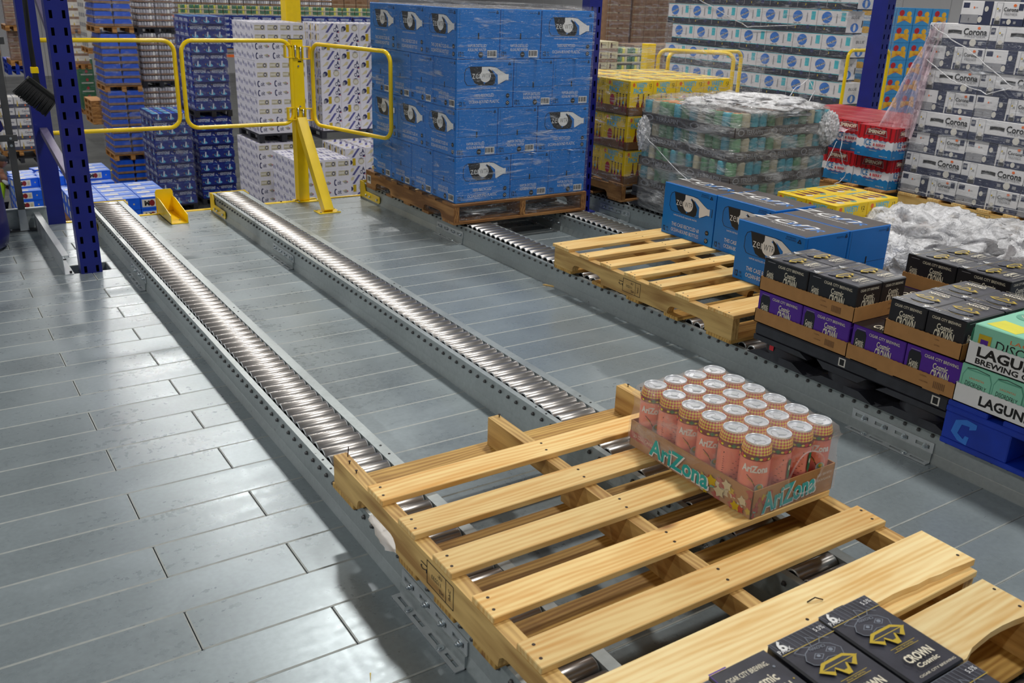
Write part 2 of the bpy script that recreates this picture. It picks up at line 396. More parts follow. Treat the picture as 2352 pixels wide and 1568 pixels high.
def faces_art(mb, w_, d_, h_, front=None, side=None, top=None, z0=0., back=None, rside=None):
    X, Y, Z = Vector((1, 0, 0)), Vector((0, 1, 0)), Vector((0, 0, 1))
    back = front if back is None else back; rside = side if rside is None else rside
    if front: art(mb, (-w_/2, -d_/2, z0), X, Z, -Y, w_, h_, front)
    if back: art(mb, (w_/2, d_/2, z0), -X, Z, Y, w_, h_, back)
    if side: art(mb, (-w_/2, d_/2, z0), -Y, Z, -X, d_, h_, side)
    if rside: art(mb, (w_/2, -d_/2, z0), Y, Z, X, d_, h_, rside)
    if top: art(mb, (-w_/2, -d_/2, z0+h_), X, Y, Z, w_, d_, top)

# ------------------------------------------------------------------ objects
def link(name, data, parent=None, loc=(0, 0, 0), rz=0., rot=None):
    o = bpy.data.objects.new(name, data); COL.objects.link(o); o.location = loc
    o.rotation_euler = rot if rot else (0, 0, rz)
    if parent: o.parent = parent
    return o
def tag(o, label=None, cat=None, group=None, kind=None):
    if label: o['label'] = label
    if cat: o['category'] = cat
    if group: o['group'] = group
    if kind: o['kind'] = kind
    return o
def root(name, label, cat, loc=(0, 0, 0), rz=0., group=None):
    return tag(link(name, None, None, loc, rz), label, cat, group)
def part(name, mb, parent, loc=(0, 0, 0), rz=0., rot=None): return link(name, mb.mesh(name), parent, loc, rz, rot)
def structure(name, mb=None, label=None):
    o = link(name, mb.mesh(name) if mb else None); o['kind'] = 'structure'
    if label: o['label'] = label
    return o
ORD = ['zeroth', 'first', 'second', 'third', 'fourth', 'fifth', 'sixth', 'seventh', 'eighth', 'ninth', 'tenth', 'eleventh', 'twelfth', 'thirteenth', 'fourteenth', 'fifteenth', 'sixteenth']

# ================================================================== SETTING
P = .1583
deck = structure('floor', label='galvanised steel plank deck of the mezzanine')
pm = {}
def plank(x0, x1, y0, y1):
    k = (round(x1-x0, 3), round(y1-y0, 3))
    if k not in pm:
        mb = MB(); hx, hy = (x1-x0)/2, (y1-y0)/2
        mb.box(-hx, -hy, -.05, hx, hy, 0, 'deck_steel', .0030, 'deck_edge')
        pm[k] = mb.mesh('plank')
    link('plank', pm[k], deck, ((x0+x1)/2, (y0+y1)/2, 0))
for k in range(-30, 10):
    y0, y1 = (k-1)*P+.0006, k*P-.0006
    if k == 9: y1 = 1.447
    cuts = [-4.4, -2.30, 1.15, 4.6, 8.0] if k % 2 else [-5.1, -1.99, 1.46, 4.9, 8.3]
    g = .0014
    for a, b in zip(cuts[:-1], cuts[1:]):
        if k == 3 and a < -2 < b or k == 3 and a < -1.95 < b:
            plank(a+g, -2.07, y0, y1); plank(-1.895, b-g, y0, y1); continue
        if k == 9 and a > -3 and a < -1.9 and b > -1.9: pass
        plank(a+g, b-g, y0, y1)
mb = MB()
for y in (-4.2, -2.7, -1.2, .3, 1.42): mb.box(-5, y-.04, -.3, 8.2, y+.04, -.056, 'grey_steel')
structure('trim_1', mb, 'steel joists under the plank deck')
mb = MB(); mb.box(-2.5, 1.447, -.22, 8.3, 1.475, .006, 'yellow', .003); mb.box(-2.5, 1.475, -.22, 8.3, 1.50, -.02, 'yellow')
for x in (-1.44, -1.05, -.58, .1): mb.cyl((x, 1.461, .005), (x, 1.461, .012), .006, 'nail', 8)
structure('trim_2', mb, 'yellow painted kick strip along the deck edge')

lf = MB(); lf.box(-30, -8, -3.6, 60, 70, -3.5, 'concrete')
ground = structure('floor', lf, 'polished grey concrete warehouse floor far below')
lm = MB()
for (x, y, ang) in ((3.9, 27.5, 0), (3.6, 25.5, 0), (2.6, 23.8, 0), (2.15, 22.2, 0), (1.9, 20.5, 0), (4.3, 30, 0)):
    lm.box(x-.35, y-.05, -3.499, x+.15, y+.05, -3.497, 'floor_line')
part('marking', lm, ground)
wb = MB()
for k in range(38): wb.box(-28+k*2.0+.006, 50, -3.5, -26+k*2.0-.006, 50.2, CEIL, 'wall_white', .004)
structure('wall_back', wb)
wr = MB()
for k in range(30): wr.box(30, -7.5+k*2.0+.006, -3.5, 30.2, -5.5+k*2.0-.006, CEIL, 'wall_white', .004)
structure('wall_right', wr)
cb = MB(); cb.box(-30, -8, CEIL, 60, 70, CEIL+.1, 'ceil_white')
for y in range(-7, 60, 5): cb.box(-30, y-.1, CEIL-.5, 60, y+.1, CEIL, 'ceil_white')
structure('ceiling', cb)
fx = MB(); fx.box(-.34, -.20, -.40, .34, .20, -.32, 'white', .01); fx.box(-.2, -.1, -.32, .2, .1, -.12, 'grey_steel'); fx.cyl((0, 0, -.1), (0, 0, 0), .01, 'grey_steel')
fxm = fx.mesh('high_bay_light')
for i, (x, y) in enumerate(LIGHT_XY):
    o = link('high_bay_light', fxm, None, (x, y, CEIL)); tag(o, 'white rectangular high bay light hanging from the warehouse ceiling', 'light', 'high bay lights under the ceiling')

# ------------------------------------------------------------------ roller rails
def roller_mesh():
    mb = MB(); r = .0238; n = 18
    x0, x1 = .026, .168; z = .1000
    prof = [(r*.45, x0+.004, 'dark'), (r*.80, x0+.001, 'galv_bright'), (r*.93, x0, 'galv_bright'), (r, x0+.003, None), (r, x1-.003, 'galv_bright'), (r*.93, x1, 'galv_bright'), (r*.5, x1-.003, 'dark')]
    i = len(mb.v)
    for rr, x, m in prof:
        for k in range(n): t = 2*PI*k/n; mb.v.append(Vector((x, rr*math.cos(t), z+rr*math.sin(t))))
    for q in range(len(prof)-1):
        for k in range(n):
            j = (k+1) % n; a = i+q*n; mb.f.append([a+k, a+n+k, a+n+j, a+j]); mb.m.append(mb.mi(prof[q][2] or 'roller_steel')); mb.sm.append(True)
    mb.cyl((-.008, 0, .0955), (.20, 0, .0955), .0045, 'grey_steel', 6)  # darker steel on the axle ends imitates shade under the rail flange
    mb.cyl((-.0035, 0, .0955), (-.001, 0, .0955), .0070, 'grey_steel', 6)
    return mb.mesh('roller')  # roller with its axle
RM = roller_mesh()
def channel_mesh(y0, y1, hi=.106):
    mb = MB(); t = .0028
    # left web with a bend near the foot and a narrow lip
    F = hi; pl = [(-.006, 0), (-.006, .004), (-.001, .034), (-.0, .037), (0, F), (.020, F), (.020, F-.003), (t, F-.003), (t, .036), (.0, .003), (.03, .003), (.03, 0)]
    mb.prism(pl, 'y', y0, y1, 'galv'); return mb.mesh('left_channel')
def channel_mesh2(y0, y1, hi=.106):
    mb = MB(); t = .0028
    F = hi; pr = [(.174, 0), (.174, F), (.207, F), (.207, F-.011), (.2045, F-.011), (.2045, F-.003), (.1768, F-.003), (.1768, .003), (.21, .003), (.21, 0)]
    mb.prism(pr, 'y', y0, y1, 'galv'); return mb.mesh('right_channel')
def splice(root_, x, y, L=.32, s=-1):
    mb = MB(); t = .0035
    def slotted(n_slots, horiz):
        # plate made of strips round the slots
        for k in range(n_slots+1):
            pass
    # vertical leg with open slots, built from strips
    seg = L/4.
    def leg(z0, z1, zz0, zz1, xx0, xx1, vert):
        def bx(a0, a1, b0, b1):
            if vert: mb.box(xx0, a0, b0, xx1, a1, b1, 'galv_bright')
            else: mb.box(b0, a0, zz0, b1, a1, zz1, 'galv_bright')
        lo, hi = (z0, z1); w_ = (hi-lo)
        bx(y-L/2, y+L/2, lo, lo+w_*.34); bx(y-L/2, y+L/2, hi-w_*.34, hi)
        for k in range(5):
            c = y-L/2+k*seg; a = max(y-L/2, c-.014); b = min(y+L/2, c+.014); bx(a, b, lo+w_*.34, hi-w_*.34)
    leg(.034, .072, 0, 0, x-.0045, x-.001, True)
    leg(x-.034, x-.006, .001, .0042, 0, 0, False)
    mb.box(x-.010, y-L/2, .001, x-.001, y+L/2, .036, 'galv')
    p = part('splice_plate', mb, root_)
    bm = MB()
    for k in range(4):
        yy = y-L/2+seg*(k+.35); bm.cyl((x-.014, yy, .053), (x-.0046, yy, .053), .0075, 'bolt', 6); bm.cyl((x-.019, yy, .053), (x-.014, yy, .053), .0045, 'bolt', 8)
        bm.cyl((x-.0062, yy, .053), (x-.0044, yy, .053), .0105, 'bolt', 12)
    for k in (1, 3):
        yy = y-L/2+seg*(k+.1); bm.cyl((x-.024, yy, .004), (x-.024, yy, .0075), .010, 'bolt', 12); bm.cyl((x-.024, yy, .0075), (x-.024, yy, .010), .006, 'bolt', 8)
    link('bolt', bm.mesh('bolt'), p)
def bracket(root_, B):
    mb = MB()
    mb.box(B-.012, 1.405, .0, B+.224, 1.411, .122, 'yellow', .0015)
    mb.box(B-.018, 1.30, .0, B-.012, 1.411, .122, 'yellow', .0015) if False else None
    mb.prism([(1.411, .122), (1.411, .012), (1.10, .012), (1.09, .022), (1.09, .052), (1.098, .060), (1.32, .060), (1.345, .122)], 'x', B-.012, B-.007, 'yellow')
    mb.box(B+.205+.005, 1.30, .012, B+.215, 1.411, .122, 'yellow', .001)
    p = part('end_bracket', mb, root_)
    bm = MB()
    for y in (1.12, 1.24, 1.30): bm.cyl((B-.024, y, .036), (B-.012, y, .036), .008, 'bolt', 6)
    link('bolt', bm.mesh('bolt'), p)
def rail(B, y0, label, splices, name='roller_rail'):
    r = root(name, label, 'roller rail', group='roller rails bolted to the deck')
    hi = .118 if B < -1 else .106
    link('left_channel', channel_mesh(y0, 1.40, hi), r, (B, 0, 0)); link('right_channel', channel_mesh2(y0, 1.40, hi), r, (B, 0, 0))
    y = 1.372; n = 0
    while y > y0+.03: link('roller', RM, r, (B, y, 0)); y -= .0517
    for s in splices: splice(r, B, s)
    bracket(r, B)
    mb = MB()
    for yy in (.55, -.9, -2.35, -3.6):
        for xx in (B+.009, B+.193): mb.cyl((xx, yy, hi), (xx, yy, hi+.001), .004, 'dark', 8); mb.cyl((xx, yy-.06, hi), (xx, yy-.06, hi+.001), .004, 'dark', 8)
    part('rivet', mb, r)
    return r
rail(-1.815, -4.75, 'left roller rail running under the empty pine pallet, left lane', [.03, -3.05])
rail(-1.062, -4.75, 'second roller rail from left, between the two empty deck strips', [.06, -3.05])
rail(0., -4.75, 'roller rail under the left edge of the blue water case pallets', [.115, -2.98])
rail(.72, -4.75, 'roller rail under the right side of the blue water case pallets', [.115, -2.98])
rail(1.28, -4.75, 'roller rail under yellow variety case stack, beside dark hazy wrapped stack', [.115, -2.98])
rail(2.03, -4.75, 'roller rail under right side of the yellow variety case stack', [.115, -2.98])
rail(2.84, -4.75, 'roller rail under left edge of red case and white navy case pallets', [.115, -2.98])
rail(3.58, -4.75, 'roller rail under right side of the tall white navy case pallet', [.115, -2.98])

# ------------------------------------------------------------------ rack uprights
def post_mesh(z0, z1, depth=.08, wd=.1, holes=True):
    """channel post, open to the back; front face at y=0, slots punched through, shade behind them a dark sheet"""
    mb = MB(); t = .0025; pit = .0765
    hw, hh = .014, .036; xs = (wd*.22, wd*.78)
    z = z0
    segs = []
    k = 0
    while z < z1-1e-4:
        zz = min(z+pit, z1); a = z+(pit-hh)/2; b = a+hh
        if not holes or b > z1: mb.box(0, 0, z, wd, t, zz, 'rack_blue')
        else:
            mb.box(0, 0, z, wd, t, a, 'rack_blue'); mb.box(0, 0, b, wd, t, zz, 'rack_blue')
            xa, xb = xs[0]-hw/2, xs[0]+hw/2; xc, xd = xs[1]-hw/2, xs[1]+hw/2
            for p, q in ((0, xa), (xb, xc), (xd, wd)): mb.box(p, 0, a, q, t, b, 'rack_blue')
        z = zz
    mb.box(0, t, z0, t, depth, z1, 'rack_blue'); mb.box(wd-t, t, z0, wd, depth, z1, 'rack_blue')
    mb.box(t, depth-t, z0, .022, depth, z1, 'rack_blue'); mb.box(wd-.022, depth-t, z0, wd-t, depth, z1, 'rack_blue')
    mb.box(t, .03, z0, wd-t, .033, z1, 'hole')  # dark sheet added behind the slots in place of shade inside the post
    return mb
fr = root('rack_upright', 'blue perforated rack upright frame with grey braces at far left', 'rack', (-2.042, .29, 0))
fp = post_mesh(-.4, 3.4); part('front_post', fp, fr)
pb = post_mesh(-3.5, 3.4, holes=False); part('rear_post', pb, fr, (0, 1.15, 0))
def brace(z0, z1, ya=.085, yb=1.145):
    mb = MB(); d = Vector((0, yb-ya, z1-z0)); n = Vector((0, -d.z, d.y)).normalized()*.018
    for a, b, m in ((.03, .033, 'brace_grey'), (.067, .07, 'brace_grey')):
        q = [Vector((a, ya, z0))-n, Vector((a, yb, z1))-n, Vector((a, yb, z1))+n, Vector((a, ya, z0))+n]; q2 = [v+Vector((b-a, 0, 0)) for v in q]
        c = sum(q+q2, Vector())/8
        mb.face(q, m, c); mb.face(q2, m, c)
        for i in range(4): mb.face([q[i], q[(i+1) % 4], q2[(i+1) % 4], q2[i]], m, c)
    q = [Vector((.033, ya, z0))+n, Vector((.067, ya, z0))+n, Vector((.067, yb, z1))+n, Vector((.033, yb, z1))+n]
    mb.face(q, 'brace_grey'); return mb
part('brace', brace(.40, .56), fr); part('brace', brace(1.05, 1.62), fr)
f2 = root('rack_upright', 'blue perforated rack post directly right of the tall wrapped water stack', 'rack', (1.125, .33, 0))
part('front_post', post_mesh(-.4, 3.4), f2)
m_ = MB(); m_.box(-.03, -.03, 0, .13, .11, .008, 'rack_blue'); part('base_plate', m_, f2)
f3 = root('rack_upright', 'blue perforated rack post standing behind the pink film and red cases', 'rack', (4.135, .33, 0))
part('front_post', post_mesh(-.4, 3.4, .14), f3)
m_ = MB(); m_.box(-.03, -.03, 0, .13, .17, .008, 'rack_blue'); part('base_plate', m_, f3)

# galvanised C channel guard, back curb beam, grey frame legs
g = MB(); g.prism([(0, 0), (0, .10), (.032, .10), (.032, .088), (.0295, .088), (.0295, .0975), (.003, .0975), (.003, .003), (.045, .003), (.045, 0)], 'y', .305, 1.37, 'galv_bright')
g.cyl((.033, .33, .003), (.033, .33, .012), .006, 'dark', 8); g.cyl((.02, .33, .075), (.0, .33, .075), .003, 'dark', 8)
tag(link('guard_channel', g.mesh('guard_channel'), None, (-2.118, 0, 0)), 'galvanised C channel lying along left side of the blue rack upright', 'channel')
g = MB(); g.box(-.3, 0, 0, .285, .006, .128, 'galv', .001); g.box(-.3, -.02, .122, .285, 0, .128, 'galv_bright', .001); g.box(-.3, -.06, 0, .24, 0, .006, 'grey_steel')
for x in (.02, .08, .16): g.cyl((x, -.035, .006), (x, -.035, .013), .008, 'bolt', 6)
tag(link('curb_beam', g.mesh('curb_beam'), None, (-2.33, 1.385, 0)), 'galvanised curb beam across the deck edge behind the grey frame leg', 'beam')
g = root('hand_gate', 'grey steel gate frame standing on the deck at the left edge', 'gate', (-2.18, 1.34, 0))
m_ = MB(); m_.box(-.018, -.012, .125, .018, .012, 1.35, 'grey_steel', .002); part('post', m_, g)
m_ = MB(); m_.prism([(-.024, 0), (.024, 0), (.018, .13), (-.018, .13)], 'y', -.014, .014, 'galv_bright'); part('foot', m_, g)
m_ = MB(); m_.box(-1.2, -.030, .525, .035, -.012, .562, 'grey_steel', .002); m_.cyl((0, -.034, .543), (0, -.03, .543), .007, 'bolt', 8); m_.cyl((0, -.016, .50), (0, -.011, .50), .008, 'bolt', 8); part('lower_bar', m_, g)
m_ = MB(); m_.box(-1.2, -.030, 1.050, .045, -.012, 1.088, 'grey_steel', .002); part('upper_bar', m_, g)

# blue barrel and dustpan like panel at the left picture edge
b = MB(); pr = [(.0, .0, None), (.235, .0, None), (.27, .02, None), (.285, .08, None), (.282, .2, None), (.276, .36, None), (.282, .37, None), (.282, .39, None), (.268, .39, None), (.262, .36, 'dark'), (.25, .05, 'dark')]
b.lathe((0, 0, 0), pr, 'barrel_blue', 40)
tag(link('trash_barrel', b.mesh('trash_barrel'), None, (-2.562, 1.06, 0)), 'dark blue round barrel at the left edge of the deck', 'barrel')
b = MB(); b.prism([(0, 0), (.075, .0), (.092, .02), (.085, .055), (-.01, .26), (-.12, .30), (-.2, .1)], 'y', 0, .02, 'barrel_blue')
tag(link('dustpan', b.mesh('dustpan'), None, (-2.30, 1.28, .585)), 'dark blue plastic dustpan hung on the grey gate at far left', 'dustpan')

# broom hanging head down on the rack upright
br = root('push_broom', 'black bristled broom hanging head down on the blue rack upright', 'broom', (-2.015, .90, .835))
m_ = MB(); m_.tube([(-.038, 0, .10), (-.040, 0, .25), (-.030, 0, .7), (-.022, .0, 1.3)], .0125, 'pole_black', 12); part('handle', m_, br)
m_ = MB(); m_.box(-.056, -.017, .095, -.020, .017, .128, 'yellow', .003); part('collar', m_, br)
m_ = MB(); m_.prism([(-.052, .10), (-.026, .10), (-.022, .045), (.008, .0), (-.02, -.01), (-.048, .03)], 'y', -.016, .016, 'pole_black'); part('socket', m_, br)
a = math.radians(-43)
m_ = MB(); m_.box(-.105, -.022, -.012, .075, .022, .012, 'pole_black', .005)
m_.tube([(.045, 0, .01), (.055, 0, .05), (.075, 0, .065)], .006, 'pole_black', 8); m_.tube([(.05, 0, .02), (.09, 0, .03), (.12, 0, .055)], .006, 'pole_black', 8)
bk = part('block', m_, br, (.0, 0, .005), rot=(0, -a, 0))
m_ = MB(); rnd = random.Random(3)
for i in range(34):
    for j in range(5):
        x = -.10+i*.0051; y = -.016+j*.008; e = Vector((x*1.08+rnd.uniform(-.004, .004), y*1.3, -.105+rnd.uniform(-.006, .004)))
        m_.cyl((x, y, -.010), e, .0030, 'bristle', 4, r1=.0022)
o = part('bristles', m_, br, (.0, 0, .005), rot=(0, -a, 0)); o['kind'] = 'stuff'

# ------------------------------------------------------------------ yellow safety gates
def loop_mesh(x0, x1, z0, z1, r=.013, R=.07, sag=0.):
    mb = MB(); pts = []
    for cx, cz, a0 in ((x1-R, z1-R, 0), (x0+R, z1-R, 90), (x0+R, z0+R, 180), (x1-R, z0+R, 270)):
        for k in range(7):
            t = math.radians(a0+k*15); pts.append((cx+R*math.cos(t), 0, cz+R*math.sin(t)))
    mb.tube(pts, r, 'yellow', 12, closed=True); return mb
gt = root('safety_gate', 'yellow post with angled brace and two round-cornered loop gates, middle', 'gate', (-.42, 1.47, 0))
m_ = MB(); m_.box(-.039, -.035, .006, .039, .035, 1.072, 'yellow', .004); m_.box(-.036, -.032, 1.072, .036, .032, 1.076, 'dark')
for z in (.645, .905): m_.cyl((.0, -.036, z), (0, -.040, z), .0065, 'bolt', 6)
for z in (.62, .93): m_.box(-.0, -.0355, z, .022, -.036, z+.008, 'hole')
part('post', m_, gt)
m_ = MB(); m_.box(-.062, -.075, 0, .10, .035, .006, 'yellow', .001)
for x in (-.05, .085): m_.cyl((x, -.062, .006), (x, -.062, .014), .007, 'bolt', 6)
part('base_plate', m_, gt)
m_ = MB()
q = [Vector((x, y, z)) for x, y, z in ((-.03, -.035, .60), (.03, -.035, .60), (.03, -.035, .50), (-.03, -.035, .50))]
a0 = Vector((.02, -.41, .006)); a1 = Vector((.0, -.035, .56)); d = (a1-a0).normalized(); sx = Vector((1, 0, 0))*.032; ny = d.cross(Vector((1, 0, 0))).normalized()*.03
c = [a0-sx-ny, a0+sx-ny, a0+sx+ny, a0-sx+ny]; e = [a1-sx-ny, a1+sx-ny, a1+sx+ny, a1-sx+ny]; cc = (a0+a1)/2
for i in range(4): m_.face([c[i], c[(i+1) % 4], e[(i+1) % 4], e[i]], 'yellow', cc)
m_.face(c, 'yellow', cc); m_.face(e, 'yellow', cc)
m_.box(-.055, -.45, 0, .095, -.34, .006, 'yellow', .001)
for x in (-.04, .08): m_.cyl((x, -.435, .006), (x, -.435, .013), .007, 'bolt', 6); m_.cyl((x, -.36, .006), (x, -.36, .013), .007, 'bolt', 6)
part('brace', m_, gt)
def hinge(s, z):
    mb = MB()
    for zz in (z+.035, z-.042): mb.prism([(0, -.045), (s*.085, -.045), (s*.085, -.02), (s*.04, .0), (0, 0)] if s > 0 else [(0, 0), (s*.04, 0), (s*.085, -.02), (s*.085, -.045), (0, -.045)], 'z', zz, zz+.005, 'yellow')
    mb.box(min(s*.08, s*.088), -.046, z-.042, max(s*.08, s*.088), -.012, z+.04, 'yellow'); mb.box(min(s*.03, s*.038), -.046, z-.042, max(s*.03, s*.038), -.02, z+.04, 'yellow')
    mb.cyl((s*.018, -.042, z-.04), (s*.018, -.042, z+.038), .006, 'bolt', 8); return mb
lp = loop_mesh(-.70, 0, -.265, .265); o1 = part('loop_gate', lp, gt, (-.045, -.03, .80), rot=(0, 0, 0))
part('hinge', hinge(-1, .20), o1, (.045, .03, 0)); part('hinge', hinge(-1, -.20), o1, (.045, .03, 0))
lp = loop_mesh(0, .80, -.262, .262); o2 = part('loop_gate', lp, gt, (.095, -.045, .785), rot=(0, 0, math.radians(-75.6)))
part('hinge', hinge(1, .20), gt, (0, 0, .79)); part('hinge', hinge(1, -.20), gt, (0, 0, .79))
m_ = loop_mesh(-2.02, -1.20, .538, 1.063, R=.07)
tag(link('loop_gate', m_.mesh('loop_gate'), None, (0, 1.47, 0)), 'yellow round-cornered loop gate right behind the front blue rack post', 'gate')
# right hand gates
g3 = root('safety_gate', 'yellow square post with two loop gates behind the yellow case stack', 'gate', (2.66, 1.49, 0))
m_ = MB(); m_.box(-.045, -.04, .0, .045, .04, 1.045, 'yellow', .004); part('post', m_, g3)
m_ = MB(); m_.box(-.08, -.08, 0, .08, .05, .006, 'yellow'); part('base_plate', m_, g3)
m_ = loop_mesh(.20, 1.07, .44, .98, r=.017); part('loop_gate', m_, g3, (0, -.03, 0)); part('hinge', hinge(1, .80), g3, (.11, 0, 0))
m_ = loop_mesh(0, .62, .47, 1.0, r=.017); part('loop_gate', m_, g3, (.06, -.06, 0), rz=math.radians(-52))
m_ = loop_mesh(.22, .86, .34, .985, r=.017); m_.box(.36, -.015, 0, .40, .015, .34, 'yellow')
tag(link('loop_gate', m_.mesh('loop_gate'), None, (5.0, 1.47, 0)), 'yellow loop gate at the deck edge left of the right blue post', 'gate')
# end stop chock
c = root('wheel_chock', 'yellow open steel end stop bolted to the deck edge', 'end stop', (-1.34, 1.2, 0))
m_ = MB()
m_.box(-.052, -.06, 0, .052, .30, .005, 'yellow')
for x in (-.052, .048): m_.prism([(-.06, 0), (-.06, .055), (.22, .105), (.30, .105), (.30, 0)], 'x', x, x+.004, 'yellow')
part('tray', m_, c)
m_ = MB(); m_.prism([(-.055, .0), (.055, .0), (.055, .135), (.045, .15), (-.045, .15), (-.055, .135)], 'y', .296, .302, 'yellow'); part('back_plate', m_, c)
m_ = MB()
for x, y in ((-.025, .20), (.0, .24), (.02, .02), (-.03, .1)): m_.cyl((x, y, .005), (x, y, .010), .007, 'bolt', 6)
part('bolt', m_, c)

# ------------------------------------------------------------------ pallets
BM = {}
def board_mesh(L, W, T, m, nails=(), jag=0, seed=0, bev=.0015):
    """board lying along local x from 0..L, y 0..W, z 0..T"""
    key = (round(L, 3), round(W, 3), round(T, 4), m, tuple(nails), jag, seed)
    if key in BM: return BM[key]
    mb = MB(); rnd = random.Random(seed)
    if jag:
        n = 26; near = []
        for k in range(n+1):
            x = L*k/n; d = 0
            if jag == 1: d = .012*max(0, math.sin(PI*(k/n)*1.3-.9))+rnd.uniform(0, .004)*(1 if k > 8 else .2)
            if jag == 2: d = .010*math.sin(k*.9)*.4+rnd.uniform(0, .003)+(.015 if k > 19 else 0)
            near.append((x, max(0, d)))
        pts = near+[(L, W)]+[(L*.5, W), (0, W)]
        mb.prism(pts, 'z', 0, T, m)
    else: mb.box(0, 0, 0, L, W, T, m, bev)
    for (x, y) in nails: mb.cyl((x, y, T-.001), (x, y, T+.0006), .0038, 'nail', 8)
    BM[key] = mb.mesh('board'); return BM[key]
def stringer_mesh(L, H, T, m, notch=True):
    key = ('s', L, H, T, m, notch)
    if key in BM: return BM[key]
    pts = [(0, 0)]
    if notch:
        for a in (.15, L-.15-.228):
            b = a+.228; r = .03; d = .038
            pts += [(a, 0)]+[(a+r-r*math.cos(t), d-r+r*math.sin(t)) for t in (0, .5, 1.0, PI/2)]+[(b-r+r*math.sin(t), d-r+r*math.cos(t)) for t in (0, .5, 1.0, PI/2)]+[(b, 0)]
    pts += [(L, 0), (L, H), (0, H)]
    mb = MB(); mb.prism(pts, 'y', 0, T, m); BM[key] = mb.mesh('stringer'); return BM[key]
def wood_pallet(name, loc, label, tops, bots, mt='pine', ms='pine_side', mb_='pine_lower', W=1.016, L=1.219, group='wooden pallets', rz=0, stamp=None, nails=True, stub=False):
    """local x = board direction, y = stringer direction; far end at y=L"""
    r = root(name, label, 'pallet', loc, rz, group)
    T = .0160; H = .0885; sw = .038
    for i, x in enumerate((0, W/2-sw/2, W-sw)):
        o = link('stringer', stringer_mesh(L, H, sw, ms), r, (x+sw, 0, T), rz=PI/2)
        if stamp and i == 0:
            sm = MB(); art(sm, (-.0002, 0, 0), (0, 1, 0), (0, 0, 1), (-1, 0, 0), .12, .06, stamp)
            art_o = link('heat_stamp', sm.mesh('heat_stamp'), r, (0, L*.46, T+.016))
    for j, b in enumerate(tops):
        y0, wd = b[0], b[1]; ov = b[2] if len(b) > 2 else 0; jag = b[3] if len(b) > 3 else 0; dz = b[4] if len(b) > 4 else 0
        nl = [(x+dx, y) for x in (sw/2, W/2, W-sw/2) for dx, y in ((-.004, wd*.28), (.006, wd*.74))] if nails else ()
        link('deckboard', board_mesh(W, wd, T, mt, nl, jag, j if jag else 0), r, (ov, y0, T+H+dz))
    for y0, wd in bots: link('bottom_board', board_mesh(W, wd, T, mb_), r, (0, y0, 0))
    return r
STAMP = [('l', [(0, 0), (0, 1), (1, 1), (1, 0), (0, 0)], .0022, 'ink'), ('l', [(.28, 0), (.28, 1)], .0018, 'ink'), ('t', 'IPPC', .14, .5, .16, 'ink', {'rot': 90, 'sx': 1.1}), ('t', 'US-', .5, .8, .16, 'ink'), ('t', '112233', .64, .5, .18, 'ink'), ('t', 'HT', .45, .2, .18, 'ink'), ('t', '12', 1.12, .55, .5, 'ink', {'sx': .6, 'rot': -90})]
STD_B = [(0, .14), (.31, .089), (.565, .089), (.82, .089), (1.079, .14)]
Z0 = .1245
p1 = wood_pallet('wooden_pallet', (-1.846, -3.754, Z0), 'new pine pallet in the foreground, far end board missing, peach can case on it',
    [(.915, .085), (.744, .085), (.572, .085), (.399, .086), (.231, .085), (-.005, .10)], [(0, .12), (.388, .09), (.558, .092), (.735, .092), (1.094, .14)], stamp=STAMP)
# loose cracked board lying on the end of the near pallet
lb = tag(link('loose_board', board_mesh(1.02, .135, .016, 'pine_pale', ((.52, .05), (1.0, .03)), 1, 5), None, (-1.838, -3.742, Z0+.1205), 0), 'cracked wide pale board with splintered edge, lying loose over the pallet end', 'board')
mb = MB()
for (x, y, L_, a) in ((-1.275, -3.655, .034, -.35), (-1.248, -3.70, .034, -.5)):
    mb.tube([(x, y, Z0+.138), (x+L_*.5, y+L_*.4*a, Z0+.146), (x+L_, y+L_*a, Z0+.139)], .0014, 'nail', 6)
tag(link('bent_nail', mb.mesh('bent_nail'), None), 'two bent dark nails sticking out of the cracked pale board', 'nail')
mb = MB()
for (x, y) in ((-1.827, -2.60), (-1.832, -2.655), (-.84, -2.56), (-.82, -2.60), (-1.327, -2.55)):
    mb.cyl((x, y, Z0+.1045), (x, y, Z0+.112), .0016, 'nail', 6); mb.cyl((x, y, Z0+.112), (x, y, Z0+.1135), .0038, 'nail', 8)
mb.cyl((-1.815, -2.56, Z0+.1045), (-1.813, -2.562, Z0+.135), .0014, 'nail', 6)
part('nail', mb, p1, (1.846, 3.754, -Z0))
p2 = wood_pallet('wooden_pallet', (-1.866, -5.012, Z0), 'second pine pallet at the bottom picture edge, black six packs standing on it',
    [(1.095, .135, 0, 2), (.915, .085), (.744, .085), (.572, .085), (.399, .086), (.231, .085), (0, .12)], STD_B, mt='pine_pale')
TOPS = [(1.079, .14), (.915, .085), (.744, .085), (.572, .085), (.399, .086), (.231, .085), (0, .14)]
p3 = wood_pallet('wooden_pallet', (-.045, -2.250, Z0), 'clean bright pine pallet with four blue water cases on its far corner',
    [(1.105, .135), (.945, .075), (.775, .082), (.60, .082), (.425, .085), (.255, .085), (0, .145)], STD_B, stamp=STAMP)
p4 = wood_pallet('wooden_pallet', (-.075, -.058, Z0), 'brown film wrapped pallet carrying the tall stack of blue water cases',
    TOPS, STD_B, 'old_wood', 'old_wood', 'old_wood', W=.965)
mb = MB(); art(mb, (-.0004, 0, 0), (0, -1, 0), (0, 0, 1), (-1, 0, 0), .06, .055, [('r', 0, 0, 1, 1, 'barcode')]+[('r', .12+.1*k, .3, .12+.1*k+.05, .85, 'ink') for k in range(8)])
link('barcode_label', mb.mesh('barcode_label'), p4, (0, 1.20, .035))
